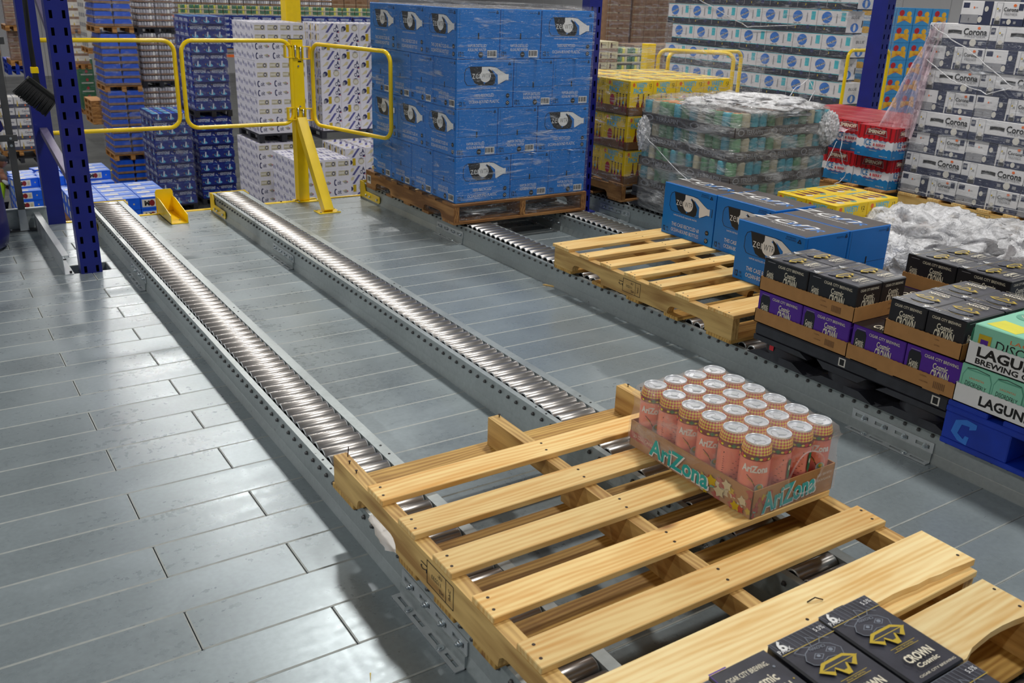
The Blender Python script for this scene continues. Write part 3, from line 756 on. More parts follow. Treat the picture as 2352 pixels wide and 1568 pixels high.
p5 = wood_pallet('wooden_pallet', (2.86, -2.14, Z0), 'bright pine pallet under the tall white and navy case stack',
    TOPS, STD_B, 'pine', 'pine_side', 'bg_wood', stamp=STAMP)
p6 = wood_pallet('wooden_pallet', (2.74, -.88, Z0), 'pine pallet under the red, white and blue cases', TOPS, STD_B, 'bg_wood', 'bg_wood', 'bg_wood')
p7 = wood_pallet('wooden_pallet', (1.235, -2.78, Z0), 'old pine pallet mostly buried under the crumpled clear film heap', TOPS, STD_B, 'bg_wood', 'bg_wood', 'bg_wood')
p8 = wood_pallet('wooden_pallet', (1.25, .03, Z0), 'brown pallet under the tall yellow variety case stack', TOPS, STD_B, 'old_wood', 'old_wood', 'old_wood')

# black plastic pallet
def plastic_pallet(loc, label, W=1.0, L=.83, name='plastic_pallet', m='plastic_black', rz=0, simple=False, group='black plastic pallets'):
    r = root(name, label, 'pallet', loc, rz, group)
    mb = MB()
    if simple: mb.box(0, 0, .10, W, L, .14, m, .004)
    else:
        mb.box(0, 0, .095, W, L, .142, m, .006)
        mb.prism([(0.0, .095), (.22, .095), (.26, .075), (0, .075)], 'x', 0, .03, m); mb.prism([(L-.26, .075), (L-.22, .095), (L, .095), (L, .075)], 'x', 0, .03, m)
        mb.prism([(L*.37, .095), (L*.41, .070), (L*.59, .070), (L*.63, .095)], 'x', 0, .03, m)
        mb.box(-.001, L*.5-.014, .105, .003, L*.5+.014, .135, 'offwhite'); mb.box(-.0015, L*.5-.009, .109, .001, L*.5+.009, .131, 'dark')
        mb.box(-.001, .03, .105, .003, .058, .135, 'offwhite'); mb.box(-.0015, .035, .109, .001, .053, .131, 'dark')
    part('deck', mb, r)
    fm = None
    for i, x in enumerate((.10, W/2, W-.10)):
        for j, y in enumerate((.11, L/2, L-.11)):
            if fm is None:
                q = MB()
                if simple: q.box(-.07, -.07, 0, .07, .07, .10, m)
                else:
                    q.lathe((0, 0, 0), [(.098, .018, None), (.098, .05, None), (.090, .078, None), (.085, .10, None)], m, 20)
                    q.prism([(-.0985, 0), (-.0985, 0)], 'z', 0, 0, m) if False else None
                fm = q.mesh('foot')
            link('foot', fm, r, (x, y, 0))
    km = None
    for x in (.10, W/2, W-.10):
        if km is None:
            q = MB()
            if simple: q.box(-.07, 0, 0, .07, L, .02, m)
            else:
                q.box(-.075, .02, 0, .075, L-.02, .016, m, .004)
                for y in (.11, L/2, L-.11): q.prism([(y-.14, .012), (y-.08, .040), (y+.08, .040), (y+.14, .012)], 'x', -.095, .095, m)
            km = q.mesh('skid')
        link('skid', km, r, (x, 0, 0))
    return r
pp = plastic_pallet((-.065, -3.19, Z0), 'scuffed black plastic pallet under purple and black six pack trays', L=.81)
q = MB(); art(q, (-.0006, 0, 0), (0, -1, 0), (0, 0, 1), (-1, 0, 0), .02, .02, [('r', 0, 0, 1, 1, 'red')]); link('tag', q.mesh('tag'), pp, (.004, .73, .055))
plastic_pallet((1.25, -.93, Z0), 'black plastic pallet under the hazy film wrapped can stack', L=.86)

# blue block pallet
bp = root('block_pallet', 'blue painted wooden block pallet under the mint green tea cases', 'pallet', (-.075, -4.39, Z0))
def bpart(nm, x0, y0, z0, x1, y1, z1, m='pallet_blue'):
    mb = MB(); mb.box(x0, y0, z0, x1, y1, z1, m, .003); return part(nm, mb, bp)
for x in (0, .45, .87):
    bpart('bottom_board', x, 0, 0, x+.13, 1.2, .018); bpart('stringer_board', x, 0, .108, x+.13, 1.2, .128)
    for y in (0, .53, .985):
        o = bpart('block', x+.002, y+.001, .018, x+.128, y+.214, .108)
        if x == 0 and y > .9:
            mb = MB(); art(mb, (-.0004+.002, y+.214, .018), (0, -1, 0), (0, 0, 1), (-1, 0, 0), .214, .09, [('p', [(.18, .80), (.34, .95), (.50, .90), (.50, .72), (.40, .62), (.40, .74), (.28, .72), (.24, .36), (.34, .22), (.36, .36), (.42, .36), (.40, .04), (.26, .10), (.14, .34)], 'pallet_blue_light')])
            link('arrow_mark', mb.mesh('arrow_mark'), o)
for i in range(7): bpart('deckboard', 0, .0+i*.178, .128, 1.0, .13+i*.178, .146)

# ================================================================== CASE ART
def barcode(x0, y0, x1, y1, n=9):
    r = [('r', x0, y0, x1, y1, 'barcode')]; w_ = (x1-x0)/(n*1.1)
    for k in range(n): r.append(('r', x0+w_*(k+.4), y0+(y1-y0)*.2, x0+w_*(k+.4)+w_*(.5 if k % 3 else .75), y1-(y1-y0)*.12, 'ink'))
    return r
RECY = lambda x, y, s=1.: [('l', [(x, y+.05*s), (x-.022*s, y), (x+.022*s, y), (x, y+.05*s)], .0035*s, 'black_ink')]
def zen_logo(x0=.13, x1=.96, y0=.47, y1=.86):
    def T(pts): return [(x0+(x1-x0)*a, y0+(y1-y0)*b) for a, b in pts]
    outl = [(.03, .9), (.0, .7), (0, .25), (.05, .03), (.12, 0), (.66, 0), (.80, .12), (.88, .24), (.95, .25), (1, .22), (1, .62), (.95, .63), (.88, .60), (.80, .72), (.64, .98), (.55, 1), (.1, 1)]
    inn = [(.5+(a-.5)*.978, .5+(b-.5)*.955) for a, b in outl]
    return [('p', T(outl), 'black_ink'), ('p', T(inn), 'zen_logo_blue'),
            ('p', T([(.10, .975), (.36, .975), (.36, .5), (.42, .03), (.30, .03), (.22, .12), (.15, .45)]), 'black_ink'),
            ('p', T([(.36, .975), (.54, .975), (.66, .93), (.80, .70), (.89, .575), (.94, .585), (.94, .27), (.88, .27), (.80, .16), (.72, .05), (.66, .4), (.50, .84), (.36, .6)]), 'white'),
            ('p', T([(.50, .90), (.60, .72), (.66, .45), (.64, .10), (.60, .025), (.40, .025), (.46, .2), (.54, .5)]), 'black_ink'),
            ('e', x0+(x1-x0)*.44, y0+(y1-y0)*.50, .115*(x1-x0)/1, .33*(y1-y0), 'white', 24),
            ('p', T([(.56, .86), (.70, .55), (.71, .05), (.66, .03), (.66, .42)]), 'zen_logo_blue'),
            ('r', x0+(x1-x0)*.945, y0+(y1-y0)*.27, x0+(x1-x0)*.985, y0+(y1-y0)*.58, 'zen_logo_blue'),
            ('t', 'zen', x0+(x1-x0)*.265, y0+(y1-y0)*.50, .26*(y1-y0), 'white', {'b': -.01, 'sx': .27*(y1-y0)*.7}),
            ('t', 'WTR', x0+(x1-x0)*.455, y0+(y1-y0)*.50, .25*(y1-y0), 'black_ink', {'b': -.015, 'sx': .5})]
def fixsx(items, h_):
    out = []
    for it in items:
        if it[0] == 't' and len(it) > 6 and 'sx' in it[6] and it[1] == 'zen':
            d = dict(it[6]); d['fit'] = .17; it = it[:6]+(d,)
        elif it[0] == 't' and it[1] == 'WTR': d = dict(it[6]); d['fit'] = .155; it = it[:6]+(d,)
        out.append(it)
    return out
ZL = fixsx(zen_logo(), .27)
def zen_common(): return [('t', '12', .065, .105, .10, 'black_ink', {'sx': .6, 'b': .02}), ('t', 'PK', .13, .125, .045, 'black_ink', {'sx': .7}), ('t', '1.0L', .14, .07, .035, 'black_ink', {'sx': .8})]
def zdots(): return [('e', .90, .25, .032, .046, 'black_ink', 14), ('e', .90, .10, .032, .046, 'black_ink', 14), ('t', '9.5pH', .90, .25, .022, 'white'), ('l', [(.88, .11), (.90, .125), (.92, .10), (.90, .08), (.88, .10)], .0016, 'white')]
zen_front = ZL+[('t', 'VAPOR DISTILLED ALKALINE WATER', .46, .415, .030, 'white', {'fit': .46}), ('t', 'THIS CASE RECYCLED 60', .48, .235, .07, 'white', {'fit': .54}), ('t', 'OCEAN-BOUND BOTTLES', .48, .125, .07, 'white', {'fit': .54}),
    ('t', 'BOX MADE WITH', .80, .94, .026, 'black_ink', {'fit': .13}), ('t', 'RECYCLED MATERIALS', .80, .905, .026, 'black_ink', {'fit': .15})]+RECY(.92, .89)+zen_common()+zdots()
zen_back = ZL+[('t', 'VAPOR DISTILLED ALKALINE WATER', .46, .415, .030, 'white', {'fit': .46}), ('t', '100% RECYCLED', .48, .27, .065, 'white', {'fit': .34}), ('r', .34, .205, .62, .209, 'white'), ('t', 'OCEAN-BOUND PLASTIC', .48, .14, .065, 'white', {'fit': .54})]+RECY(.92, .89)+zen_common()+zdots()
zen_side = [('r', .015, .42, .985, .425, 'black_ink'), ('r', .05, .42, .054, .97, 'black_ink'), ('r', .475, .40, .505, .52, 'black_ink'), ('t', 'VAPOR DISTILLED', .46, .27, .06, 'white', {'fit': .44}), ('t', 'ALKALINE WATER', .46, .19, .06, 'white', {'fit': .44}), ('e', .55, .09, .055, .06, 'black_ink', 14), ('t', '9.5pH', .55, .09, .028, 'white')]+zen_common()+barcode(.70, .03, .93, .18)+RECY(.92, .91)+[('t', 'RECYCLED MATERIALS', .78, .93, .026, 'black_ink', {'fit': .17})]
zen_top = [('t', 'zen', .36, .56, .26, 'white', {'sx': 1.5, 'sh': .5, 'b': -.01}), ('t', 'WTR', .66, .52, .18, 'zen_blue', {'sx': 1.2, 'sh': .4}), ('t', 'THE FIRST OCEAN-BOUND WATER', .52, .33, .05, 'white', {'fit': .5}), ('l', [(.08, .44), (.25, .40), (.5, .43)], .003, 'white'), ('l', [(.04, .03), (.96, .03)], .003, 'zen_blue')]
def case(name, w_, d_, h_, m, front=None, side=None, top=None, back=None, mtop=None, bev=.003, extra=None):
    mb = MB(); mb.box(-w_/2+.001, -d_/2+.001, 0, w_/2-.001, d_/2-.001, h_-.0008, m, bev)
    if mtop: art(mb, (-w_/2+.004, -d_/2+.004, h_-.0008), (1, 0, 0), (0, 1, 0), (0, 0, 1), w_-.008, d_-.008, [('r', 0, 0, 1, 1, mtop)])
    faces_art(mb, w_-.002, d_-.002, h_-.0008+(.0003 if mtop else 0), front, side, top, 0, back)
    if extra: extra(mb)
    return mb.mesh(name)
ZW, ZD, ZH = .377, .278, .268
zen_mesh = case('water_case', ZW, ZD, ZH, 'zen_blue', zen_front, zen_side, zen_top, zen_back, 'zen_top')

def place(mesh, name, x, y, z, rz, label, cat, group=None):
    o = link(name, mesh, None, (x, y, z), rz); return tag(o, label, cat, group)
zb = Z0+.1205+.0005
# four cases on the clean pallet; logo faces turned to -x
for (x, y, lb_) in ((.62, -1.253, 'blue water case at back left on the clean pallet, bottle logo fully visible'),
                  (.622, -1.632, 'blue water case behind the front pair, its logo half hidden'),
                  (.345, -2.042, 'blue water case nearest the pallet middle, full bottle logo, black tray overlapping'),
                  (.625, -2.042, 'blue water case at right of front pair, plain creased end facing camera')):
    place(zen_mesh, 'water_case', x+ZD/2, y, zb, -PI/2, lb_, 'case', 'blue water cases on the clean pallet')
# wrapped tower : four layers
lay_name = ['bottom', 'second', 'third', 'top']
X0, Y0 = -.055, -.040
for L_ in range(4):
    z = zb+.0005+L_*(ZH+.001); items = []
    if L_ % 2 == 0:
        for k in range(4): items.append((X0+ZW/2, Y0+ZD*(k+.5)+.004*k, PI, 'column left, %s from front' % ORD[k+1]))
        for c_ in range(2):
            for k in range(3): items.append((X0+ZW+.002+ZD*(c_+.5), Y0+ZW*(k+.5), PI/2, '%s column, %s from front' % (ORD[c_+2], ORD[k+1])))
    else:
        for c_ in range(2):
            for k in range(3):
                items.append((X0+ZD*(c_+.5)+.001*c_, Y0+ZW*(k+.5), -PI/2, '%s column, %s from front' % (ORD[c_+1], ORD[k+1])))
        for k in range(4): items.append((X0+2*ZD+.004+ZW/2, Y0+ZD*(k+.5)+.004*k, PI, 'right column, %s from front' % ORD[k+1]))
    for (x, y, rz, s) in items:
        if x > X0+.4 and y > Y0+.45 and L_ < 3: continue
        place(zen_mesh, 'water_case', x, y, z, rz, 'blue water case in the film wrapped tower, %s layer, %s' % (lay_name[L_], s), 'case', 'blue water cases in the wrapped tower')

# ------------------------------------------------------------------ black / purple six packs and cardboard trays
def crown_text(cx, cy, s=1., rot=0):
    import math as _m
    c, d = _m.cos(_m.radians(rot)), _m.sin(_m.radians(rot))
    return None
SW, SD, SH = .208, .134, .123
can_sil = [('p', [(.06, .14), (.08, .06), (.26, .06), (.28, .14), (.28, .78), (.25, .88), (.09, .88), (.06, .78)], 'tyblack')]
def six_long(purple):
    a = (can_sil if purple else [])+[('r', .085, .90, .255, .915, 'label_grey'), ('t', 'Cosmic', .17, .56, .13, 'ivory', {'fit': .15, 'b': .015}), ('t', 'CROWN', .17, .41, .19, 'ivory', {'fit': .16, 'b': .02}), ('t', 'MEXICAN-STYLE', .17, .26, .03, 'ivory', {'fit': .08}),
        ('t', 'CIGAR CITY BREWING.', .62, .85, .085, 'ivory', {'fit': .58, 'b': .01}), ('t', 'Cosmic', .62, .66, .17, 'ivory', {'fit': .25, 'b': .02}), ('t', 'CROWN', .63, .42, .30, 'ivory', {'fit': .30, 'b': .025}), ('t', 'MEXICAN-STYLE', .63, .20, .05, 'ivory', {'fit': .15}), ('t', 'LAGER', .63, .13, .05, 'ivory', {'fit': .2})]
    return a
six_end = [('t', 'CIGAR CITY BREWING', .5, .86, .075, 'ivory', {'fit': .74, 'b': .01}), ('t', 'Cosmic', .5, .66, .16, 'ivory', {'fit': .42, 'b': .02}), ('t', 'CROWN', .5, .44, .28, 'ivory', {'fit': .52, 'b': .025}), ('t', 'MEXICAN-STYLE LAGER', .5, .2, .04, 'ivory', {'fit': .4})]
def skull(x, y, sx, sy):
    def T(p): return [(x+a*sx, y+b*sy) for a, b in p]
    t = .0011; g = 'art_grey'
    return [('p', T([(-.5, .1), (-.35, .35), (-.1, .5), (.2, .5), (.4, .3), (.5, .0), (.35, -.35), (.1, -.45), (-.2, -.4), (-.45, -.15)]), 'crown_top'),
            ('l', T([(-.5, .1), (-.35, .35), (-.1, .5), (.2, .5), (.4, .3), (.5, .0), (.35, -.35), (.1, -.45), (-.2, -.4), (-.45, -.15), (-.5, .1)]), t, g),
            ('l', T([(-.3, .05), (-.15, .2), (0, .05), (-.15, -.08), (-.3, .05)]), t, g), ('l', T([(.1, .1), (.25, .22), (.38, .08), (.24, -.05), (.1, .1)]), t, g),
            ('e', x+.24*sx, y+.09*sy, .06*sx, .07*sy, g, 10), ('e', x-.15*sx, y+.07*sy, .05*sx, .06*sy, g, 10),
            ('l', T([(-.2, -.2), (0, -.12), (.2, -.2)]), t, g), ('l', T([(-.25, -.28), (0, -.22), (.28, -.28)]), t, g), ('l', T([(-.4, .3), (-.55, .55), (-.3, .62), (-.1, .5)]), t, g), ('l', T([(.2, .5), (.35, .7), (.5, .5)]), t, g), ('l', T([(-.05, .5), (.05, .9), (.2, .7)]), t, g),
            ('t', 'CROWN', x+.02*sx, y+.36*sy, .13*sy, g, {'fit': .42*sx, 'rot': -8})]
def six_top():
    # u along the 20 cm side, art reads from the +u end
    a = [('r', 0, 0, .17, 1, 'art_grey'), ('r', .004, .004, .166, .996, 'crown_top')]
    for k in range(12): a.append(('l', [(.01, .04+.08*k), (.16, .08+.08*k)], .0007, 'art_grey'))
    a += [('l', [(.17, 0), (.17, 1)], .0012, 'gold'), ('t', '6', .075, .13, .20, 'white', {'rot': 90, 'b': .03, 'sx': 1}), ('t', 'PACK', .13, .12, .07, 'white', {'rot': 90}), ('t', '5.5%', .08, .86, .07, 'white', {'rot': 90})]
    # rotate a helper drawing made in portrait space
    def R(its):
        o = []
        for it in its:
            if it[0] in 'p': o.append(('p', [(1-q[1], q[0]) for q in it[1]], it[2]))
            elif it[0] == 'l': o.append(('l', [(1-q[1], q[0]) for q in it[1]], it[2], it[3]))
            elif it[0] == 'e': o.append(('e', 1-it[2], it[1], it[4], it[3], it[5], it[6] if len(it) > 6 else 16))
            elif it[0] == 't':
                d = dict(it[6]) if len(it) > 6 else {}; d['rot'] = d.get('rot', 0)-90
                if 'fit' in d: d['fit'] = d['fit']*SD/SW
                o.append(('t', it[1], 1-it[3], it[2], it[4]*SW/SD, it[5], d))
        return o
    port = skull(.5, .66, .62, .26)
    crown = [(.14, .53), (.30, .60), (.70, .60), (.86, .53), (.80, .50), (.70, .44), (.62, .50), (.54, .40), (.46, .40), (.38, .50), (.30, .44), (.20, .50)]
    port += [('p', crown, 'gold'), ('p', [(.5+(a_-.5)*.82, .525+(b_-.52)*.6) for a_, b_ in crown], 'crown_top'), ('l', [(.14, .53), (.86, .53)], .0016, 'gold')]
    port += [('l', [(.25, .375), (.75, .375)], .0008, 'gold'), ('t', 'TROPICAL STYLE', .5, .355, .016, 'gold', {'fit': .35}), ('l', [(.25, .335), (.75, .335)], .0008, 'gold'),
             ('t', 'CROWN', .5, .225, .09, 'ivory', {'fit': .52, 'rot': 180, 'b': .03}), ('t', 'Cosmic', .5, .135, .05, 'ivory', {'fit': .42, 'rot': 180, 'b': .02}), ('t', 'CIGAR CITY BREWING', .5, .045, .022, 'ivory', {'fit': .74, 'rot': 180})]
    return a+R(port)
six_black = case('six_pack', SW, SD, SH, 'tyblack', six_long(0), six_end, six_top(), None, 'crown_top', .003)
six_purple = case('six_pack', SW, SD, SH, 'purple', six_long(1), [('r', .12, .04, .88, .93, 'tyblack')]+six_end, [('r', 0, 0, 1, 1, 'tyblack'), ('t', 'Cosmic', .5, .66, .22, 'ivory', {'fit': .4, 'b': .02}), ('t', 'CROWN', .5, .36, .3, 'ivory', {'fit': .5, 'b': .02})], None, None, .003)
def tray_mesh(w_, d_, h_, m='kraft', t=.003, zig=.0018, text=None):
    mb = MB(); mb.box(-w_/2, -d_/2, 0, w_/2, d_/2, .003, m)
    def wall(L, axis, pos):
        n = int(L/.009); pts = [(-L/2, 0), (L/2, 0)]
        for k in range(n, -1, -1): pts.append((-L/2+L*k/n, h_+(zig if k % 2 else 0)))
        if axis == 'y': mb.prism(pts, 'y', pos, pos+t, m)
        else: mb.prism(pts, 'x', pos, pos+t, m)
    wall(w_, 'y', -d_/2); wall(w_, 'y', d_/2-t); wall(d_, 'x', -w_/2); wall(d_, 'x', w_/2-t)
    if text:
        faces_art(mb, w_, d_, h_, text[0], text[1])
    return mb.mesh('cardboard_tray')
TW, TD, TH = .425, .276, .052
tray_txt = [('t', 'COSMIC', .69, .80, .10, 'kraft_dark', {'fit': .06}), ('t', 'CROWN', .70, .45, .10, 'kraft_dark', {'fit': .07})]+[('r', .78+.014*k, .28, .78+.014*k+.007, .72, 'kraft_dark') for k in range(7)]
tr_mesh = tray_mesh(TW, TD, TH, 'kraft', text=(tray_txt, tray_txt[:2]))
def crown_tray(xl, yf, z, along_y, kind, desc, skip=()):
    """xl = left x, yf = far y edge. along_y: long side along y"""
    me = six_purple if kind == 'purple' else six_black
    if along_y: cx, cy, rz = xl+TD/2, yf-TW/2, -PI/2
    else: cx, cy, rz = xl+TW/2, yf-TD/2, 0
    place(tr_mesh, 'cardboard_tray', cx, cy, z, rz, 'shallow brown cardboard tray, '+desc, 'tray', 'cardboard trays of six packs')
    for i in range(2):
        for j in range(2):
            lx = (-.5+i)*(SW+.001); ly = (-.5+j)*(SD+.001)
            x = cx+lx*math.cos(rz)-ly*math.sin(rz); y = cy+lx*math.sin(rz)+ly*math.cos(rz)
            who = ('far' if (i if not along_y else 1-i) == 0 else 'near') if along_y else ('left' if i == 0 else 'right')
            who2 = ('left' if j == 0 else 'right') if along_y else ('front' if j == 0 else 'rear')
            place(me, 'six_pack', x, y, z+.0035, rz+(PI if (not along_y and 0) else 0), '%s six pack of cans, %s %s in tray %s' % (kind, who, who2, desc), 'six pack', 'six packs in cardboard trays')
zt = Z0+.142+.0005; z2 = zt+SH+.0040
crown_tray(-.063, -2.368, zt, True, 'purple', 'lowest at far end of black pallet')
crown_tray(-.063, -2.794, zt, True, 'purple', 'lowest beside the mint cases')
crown_tray(-.062, -2.372, z2, True, 'black', 'stacked nearest the blue water cases')
crown_tray(-.058, -2.914, z2, False, 'black', 'turned crosswise beside the mint cases')
crown_tray(.50, -2.585, z2, True, 'black', 'on top at far right of pallet')
crown_tray(.50, -2.57, zt, True, 'purple', 'hidden below the far right black tray')
crown_tray(.222, -2.60, zt, True, 'purple', 'low in the middle of black pallet')
crown_tray(.22, -2.368, zt, True, 'purple', 'low, just behind the far left trays') if False else None

# six packs on the near second pallet
zq = Z0+.1205+.0008
six_top2 = case('six_pack', SD, SW, SH, 'tyblack', None, None,
    [('t', 'CIGAR CITY BREWING.', .47, .86, .05, 'ivory', {'fit': .72, 'b': .01}), ('t', 'Cosmic', .5, .72, .10, 'ivory', {'fit': .5, 'b': .02}), ('t', 'CROWN', .54, .55, .15, 'ivory', {'fit': .56, 'b': .025}), ('l', [(.3, .44), (.8, .44)], .001, 'gold'), ('t', 'MEXICAN-STYLE LAGER', .5, .38, .03, 'gold', {'fit': .5}),
     ('e', .85, .8, .02, .012, 'art_grey', 8), ('e', .9, .62, .012, .008, 'gold', 8), ('r', 0, 0, .012, 1, 'purple'), ('r', 0, .985, .3, 1, 'purple')], None, 'crown_top')
def spack(me, x0, yf, rz, label): place(me, 'six_pack', x0+SD/2, yf-SW/2, zq, rz, label, 'six pack', 'six packs on the near second pallet')
spack(six_black, -1.424, -3.784, -PI/2, 'black six pack with skull and gold crown art, nearest the splintered board')
spack(six_black, -1.563, -3.790, -PI/2, 'black six pack with gold crown art, middle one of the three at bottom')
spack(six_top2, -1.706, -3.792, 0, 'black six pack with upright cream lettering and purple edge, bottom of picture')
spack(six_black, -1.845, -3.80, -PI/2, 'black six pack just cut off at the very bottom, left of the others')
spack(six_black, -1.424, -3.995, -PI/2, 'black six pack at bottom right corner, only its patterned end showing')
spack(six_black, -1.563, -4.0, -PI/2, 'black six pack second row, behind the middle one at picture bottom')

# ------------------------------------------------------------------ mint tea cases
LW, LD = .405, .272
lag_front = [('p', [(x0+.02, .07), (x0, .0), (x0, .72), (x0+.025, .90), (x0+.215, .90), (x0+.24, .72), (x0+.24, 0)], 'mint_dark') for x0 in (.02, .27, .52, .77)]
for x0 in (.02, .27, .52, .77):
    c = x0+.12
    lag_front += [('p', [(x0+.008, 0), (x0+.008, .72), (x0+.03, .87), (x0+.21, .87), (x0+.232, .72), (x0+.232, 0)], 'mint'), ('l', [(x0+.03, .91), (x0+.10, .95), (x0+.21, .91)], .002, 'dark'), ('t', 'LAGUNITAS', c, .68, .05, 'orange', {'fit': .12}), ('t', 'DISORDERLY', c, .52, .12, 'black_ink', {'fit': .17, 'rot': -3}), ('e', c-.06, .36, .035, .08, 'tea_yellow'), ('t', 'tea', c-.06, .36, .07, 'black_ink', {'fit': .04}), ('t', 'HOUSE', c+.035, .34, .12, 'black_ink', {'fit': .11}), ('r', x0+.01, .0, x0+.23, .2, 'tea_yellow'), ('r', x0+.01, .10, x0+.23, .17, 'orange')]
lag_side = [('t', 'LAGUNITAS', .5, .80, .10, 'orange', {'fit': .42}), ('t', 'DISORDERLY', .5, .58, .24, 'black_ink', {'fit': .62, 'rot': -2}), ('e', .33, .36, .10, .12, 'tea_yellow'), ('t', 'tea', .33, .36, .14, 'black_ink', {'fit': .12}), ('t', 'HOUSE', .60, .34, .22, 'black_ink', {'fit': .36}), ('e', .84, .42, .04, .08, 'tea_yellow', 10), ('r', .05, .52, .15, .78, 'gold'), ('r', .07, .54, .13, .66, 'purple')]
lag_top = [('p', [(.05, .1), (.3, .04), (.33, .35), (.08, .4)], 'tea_yellow'), ('p', [(.3, .45), (.75, .35), (.82, .8), (.36, .9)], 'ivory'), ('t', 'Variety', .57, .62, .18, 'black_ink', {'fit': .34, 'sh': .2, 'rot': -8}), ('p', [(.55, .1), (.9, .08), (.95, .3), (.6, .3)], 'red'), ('e', .15, .75, .10, .16, 'mint_dark'), ('l', [(.08, .75), (.15, .86), (.22, .75), (.15, .64), (.08, .75)], .002, 'ivory'), ('p', [(.86, .5), (.98, .5), (.98, .9), (.86, .85)], 'tea_yellow')]
lag_mesh = case('tea_case', LW-.008, LD-.008, .124, 'mint', lag_front, lag_side, lag_top)
lag_mesh2 = case('tea_case', LW-.008, LD-.008, .124, 'mint', lag_side, lag_front, lag_top)
seal = [('e', .93, .45, .06, .40, 'black_ink', 20), ('e', .93, .45, .055, .37, 'white', 20), ('e', .93, .45, .040, .27, 'black_ink', 20), ('e', .93, .45, .036, .25, 'white', 20), ('p', [(.92, .35), (.91, .5), (.93, .6), (.945, .52), (.94, .35)], 'black_ink')]
lag_tray1 = tray_mesh(LW, LD, .060, 'white', text=([('t', 'LAGUNITAS', .48, .50, .54, 'black_ink', {'fit': .55, 'b': .035})]+seal, [('t', 'LAGUNITAS', .48, .55, .54, 'black_ink', {'fit': .8, 'b': .03})]))
lag_tray2 = tray_mesh(LW, LD, .070, 'white', text=([('t', 'LAGUNITAS', .44, .66, .46, 'black_ink', {'fit': .72, 'b': .035}), ('t', 'BREWING COMPANY', .44, .24, .26, 'black_ink', {'fit': .72, 'b': .03})],)*2)
zl = Z0+.146+.0005
def teacase(tray, x, y, z, rz, wh):
    place(tray, 'cardboard_tray', x, y, z, rz, 'white printed cardboard tray, '+wh, 'tray', 'white printed trays'); place(lag_mesh2 if tray == lag_tray2 else lag_mesh, 'tea_case', x, y, z+.0035, rz, 'mint green tea can case, '+wh, 'case', 'mint green tea cases')
teacase(lag_tray1, -.070+LD/2, -3.200-LW/2, zl, -PI/2, 'bottom layer, nearest black pallet')
teacase(lag_tray2, -.072+LD/2, -3.213-LW/2, zl+.132, -PI/2, 'upper layer, nearest black pallet')
teacase(lag_tray1, -.070+LD/2, -3.61-LW/2, zl, -PI/2, 'bottom layer, second along, past picture edge')
teacase(lag_tray2, -.072+LD/2+LD+.004, -3.205-LW/2, zl+.132, -PI/2, 'upper layer, second from the left edge')
teacase(lag_tray1, -.070+LD/2+LD+.004, -3.200-LW/2, zl, -PI/2, 'bottom layer, second from the left edge')

# ------------------------------------------------------------------ peach can case on the near pallet
ac = root('can_case', 'shrink-wrapped tray of peach coloured tall cans on the foreground pallet', 'can case', (-1.119, -3.352, Z0+.1210))
AW, AL, AH = .296, .452, .076
m_ = MB(); m_.box(.001, .001, 0, AW-.001, AL-.001, .003, 'kraft')
m_.box(0, 0, 0, AW, .003, AH, 'kraft', .0008); m_.box(0, AL-.003, 0, AW, AL, AH, 'kraft', .0008); m_.box(0, 0, 0, .003, AL, AH, 'kraft', .0008); m_.box(AW-.003, 0, 0, AW, AL, AH, 'kraft', .0008)
rnd = random.Random(11)
def leaves(x0, x1, n):
    a = []
    for k in range(n):
        x = rnd.uniform(x0, x1); y = rnd.uniform(.08, .9*max(.25, 1-(x1-x)*1.2)); s = rnd.uniform(.02, .045); m = rnd.choice(['leaf_red', 'leaf_red', 'leaf_green', 'lite_gold', 'gold', 'leaf_red'])
        pts = [(min(1, max(0, x+s*math.cos(t)*(1 if j % 2 else .6))), min(1, max(0, y+s*5.2*math.sin(t)*(1 if j % 2 else .6)))) for j, t in enumerate([2*PI*q/10 for q in range(10)])]
        a.append(('p', pts, m))
    return a
long_art = [('p', [(0, .60), (.26, .60), (.31, .20+.1), (.0, .30)], 'leaf_red'), ('t', '20-22oz CANS', .12, .46, .13, 'ivory', {'fit': .17})]+leaves(.64, .99, 34)+[('t', 'AriZona', .445, .45, .70, 'white', {'fit': .505, 'b': .055}), ('t', 'AriZona', .44, .47, .66, 'teal', {'fit': .49, 'b': .03})]
art(m_, (0, AL, 0), (0, -1, 0), (0, 0, 1), (-1, 0, 0), AL, AH, long_art)
art(m_, (0, 0, 0), (1, 0, 0), (0, 0, 1), (0, -1, 0), AW, AH, leaves(.0, .3, 12)+[('t', 'AriZona', .445, .48, .80, 'white', {'fit': .66, 'b': .05, 'rot': 3}), ('t', 'AriZona', .44, .50, .76, 'teal', {'fit': .64, 'b': .03, 'rot': 3}), ('t', 'ICED TEA WITH', .86, .75, .09, 'ivory', {'fit': .18}), ('t', 'PEACH FLAVOR', .86, .55, .09, 'ivory', {'fit': .18})])
part('tray', m_, ac)
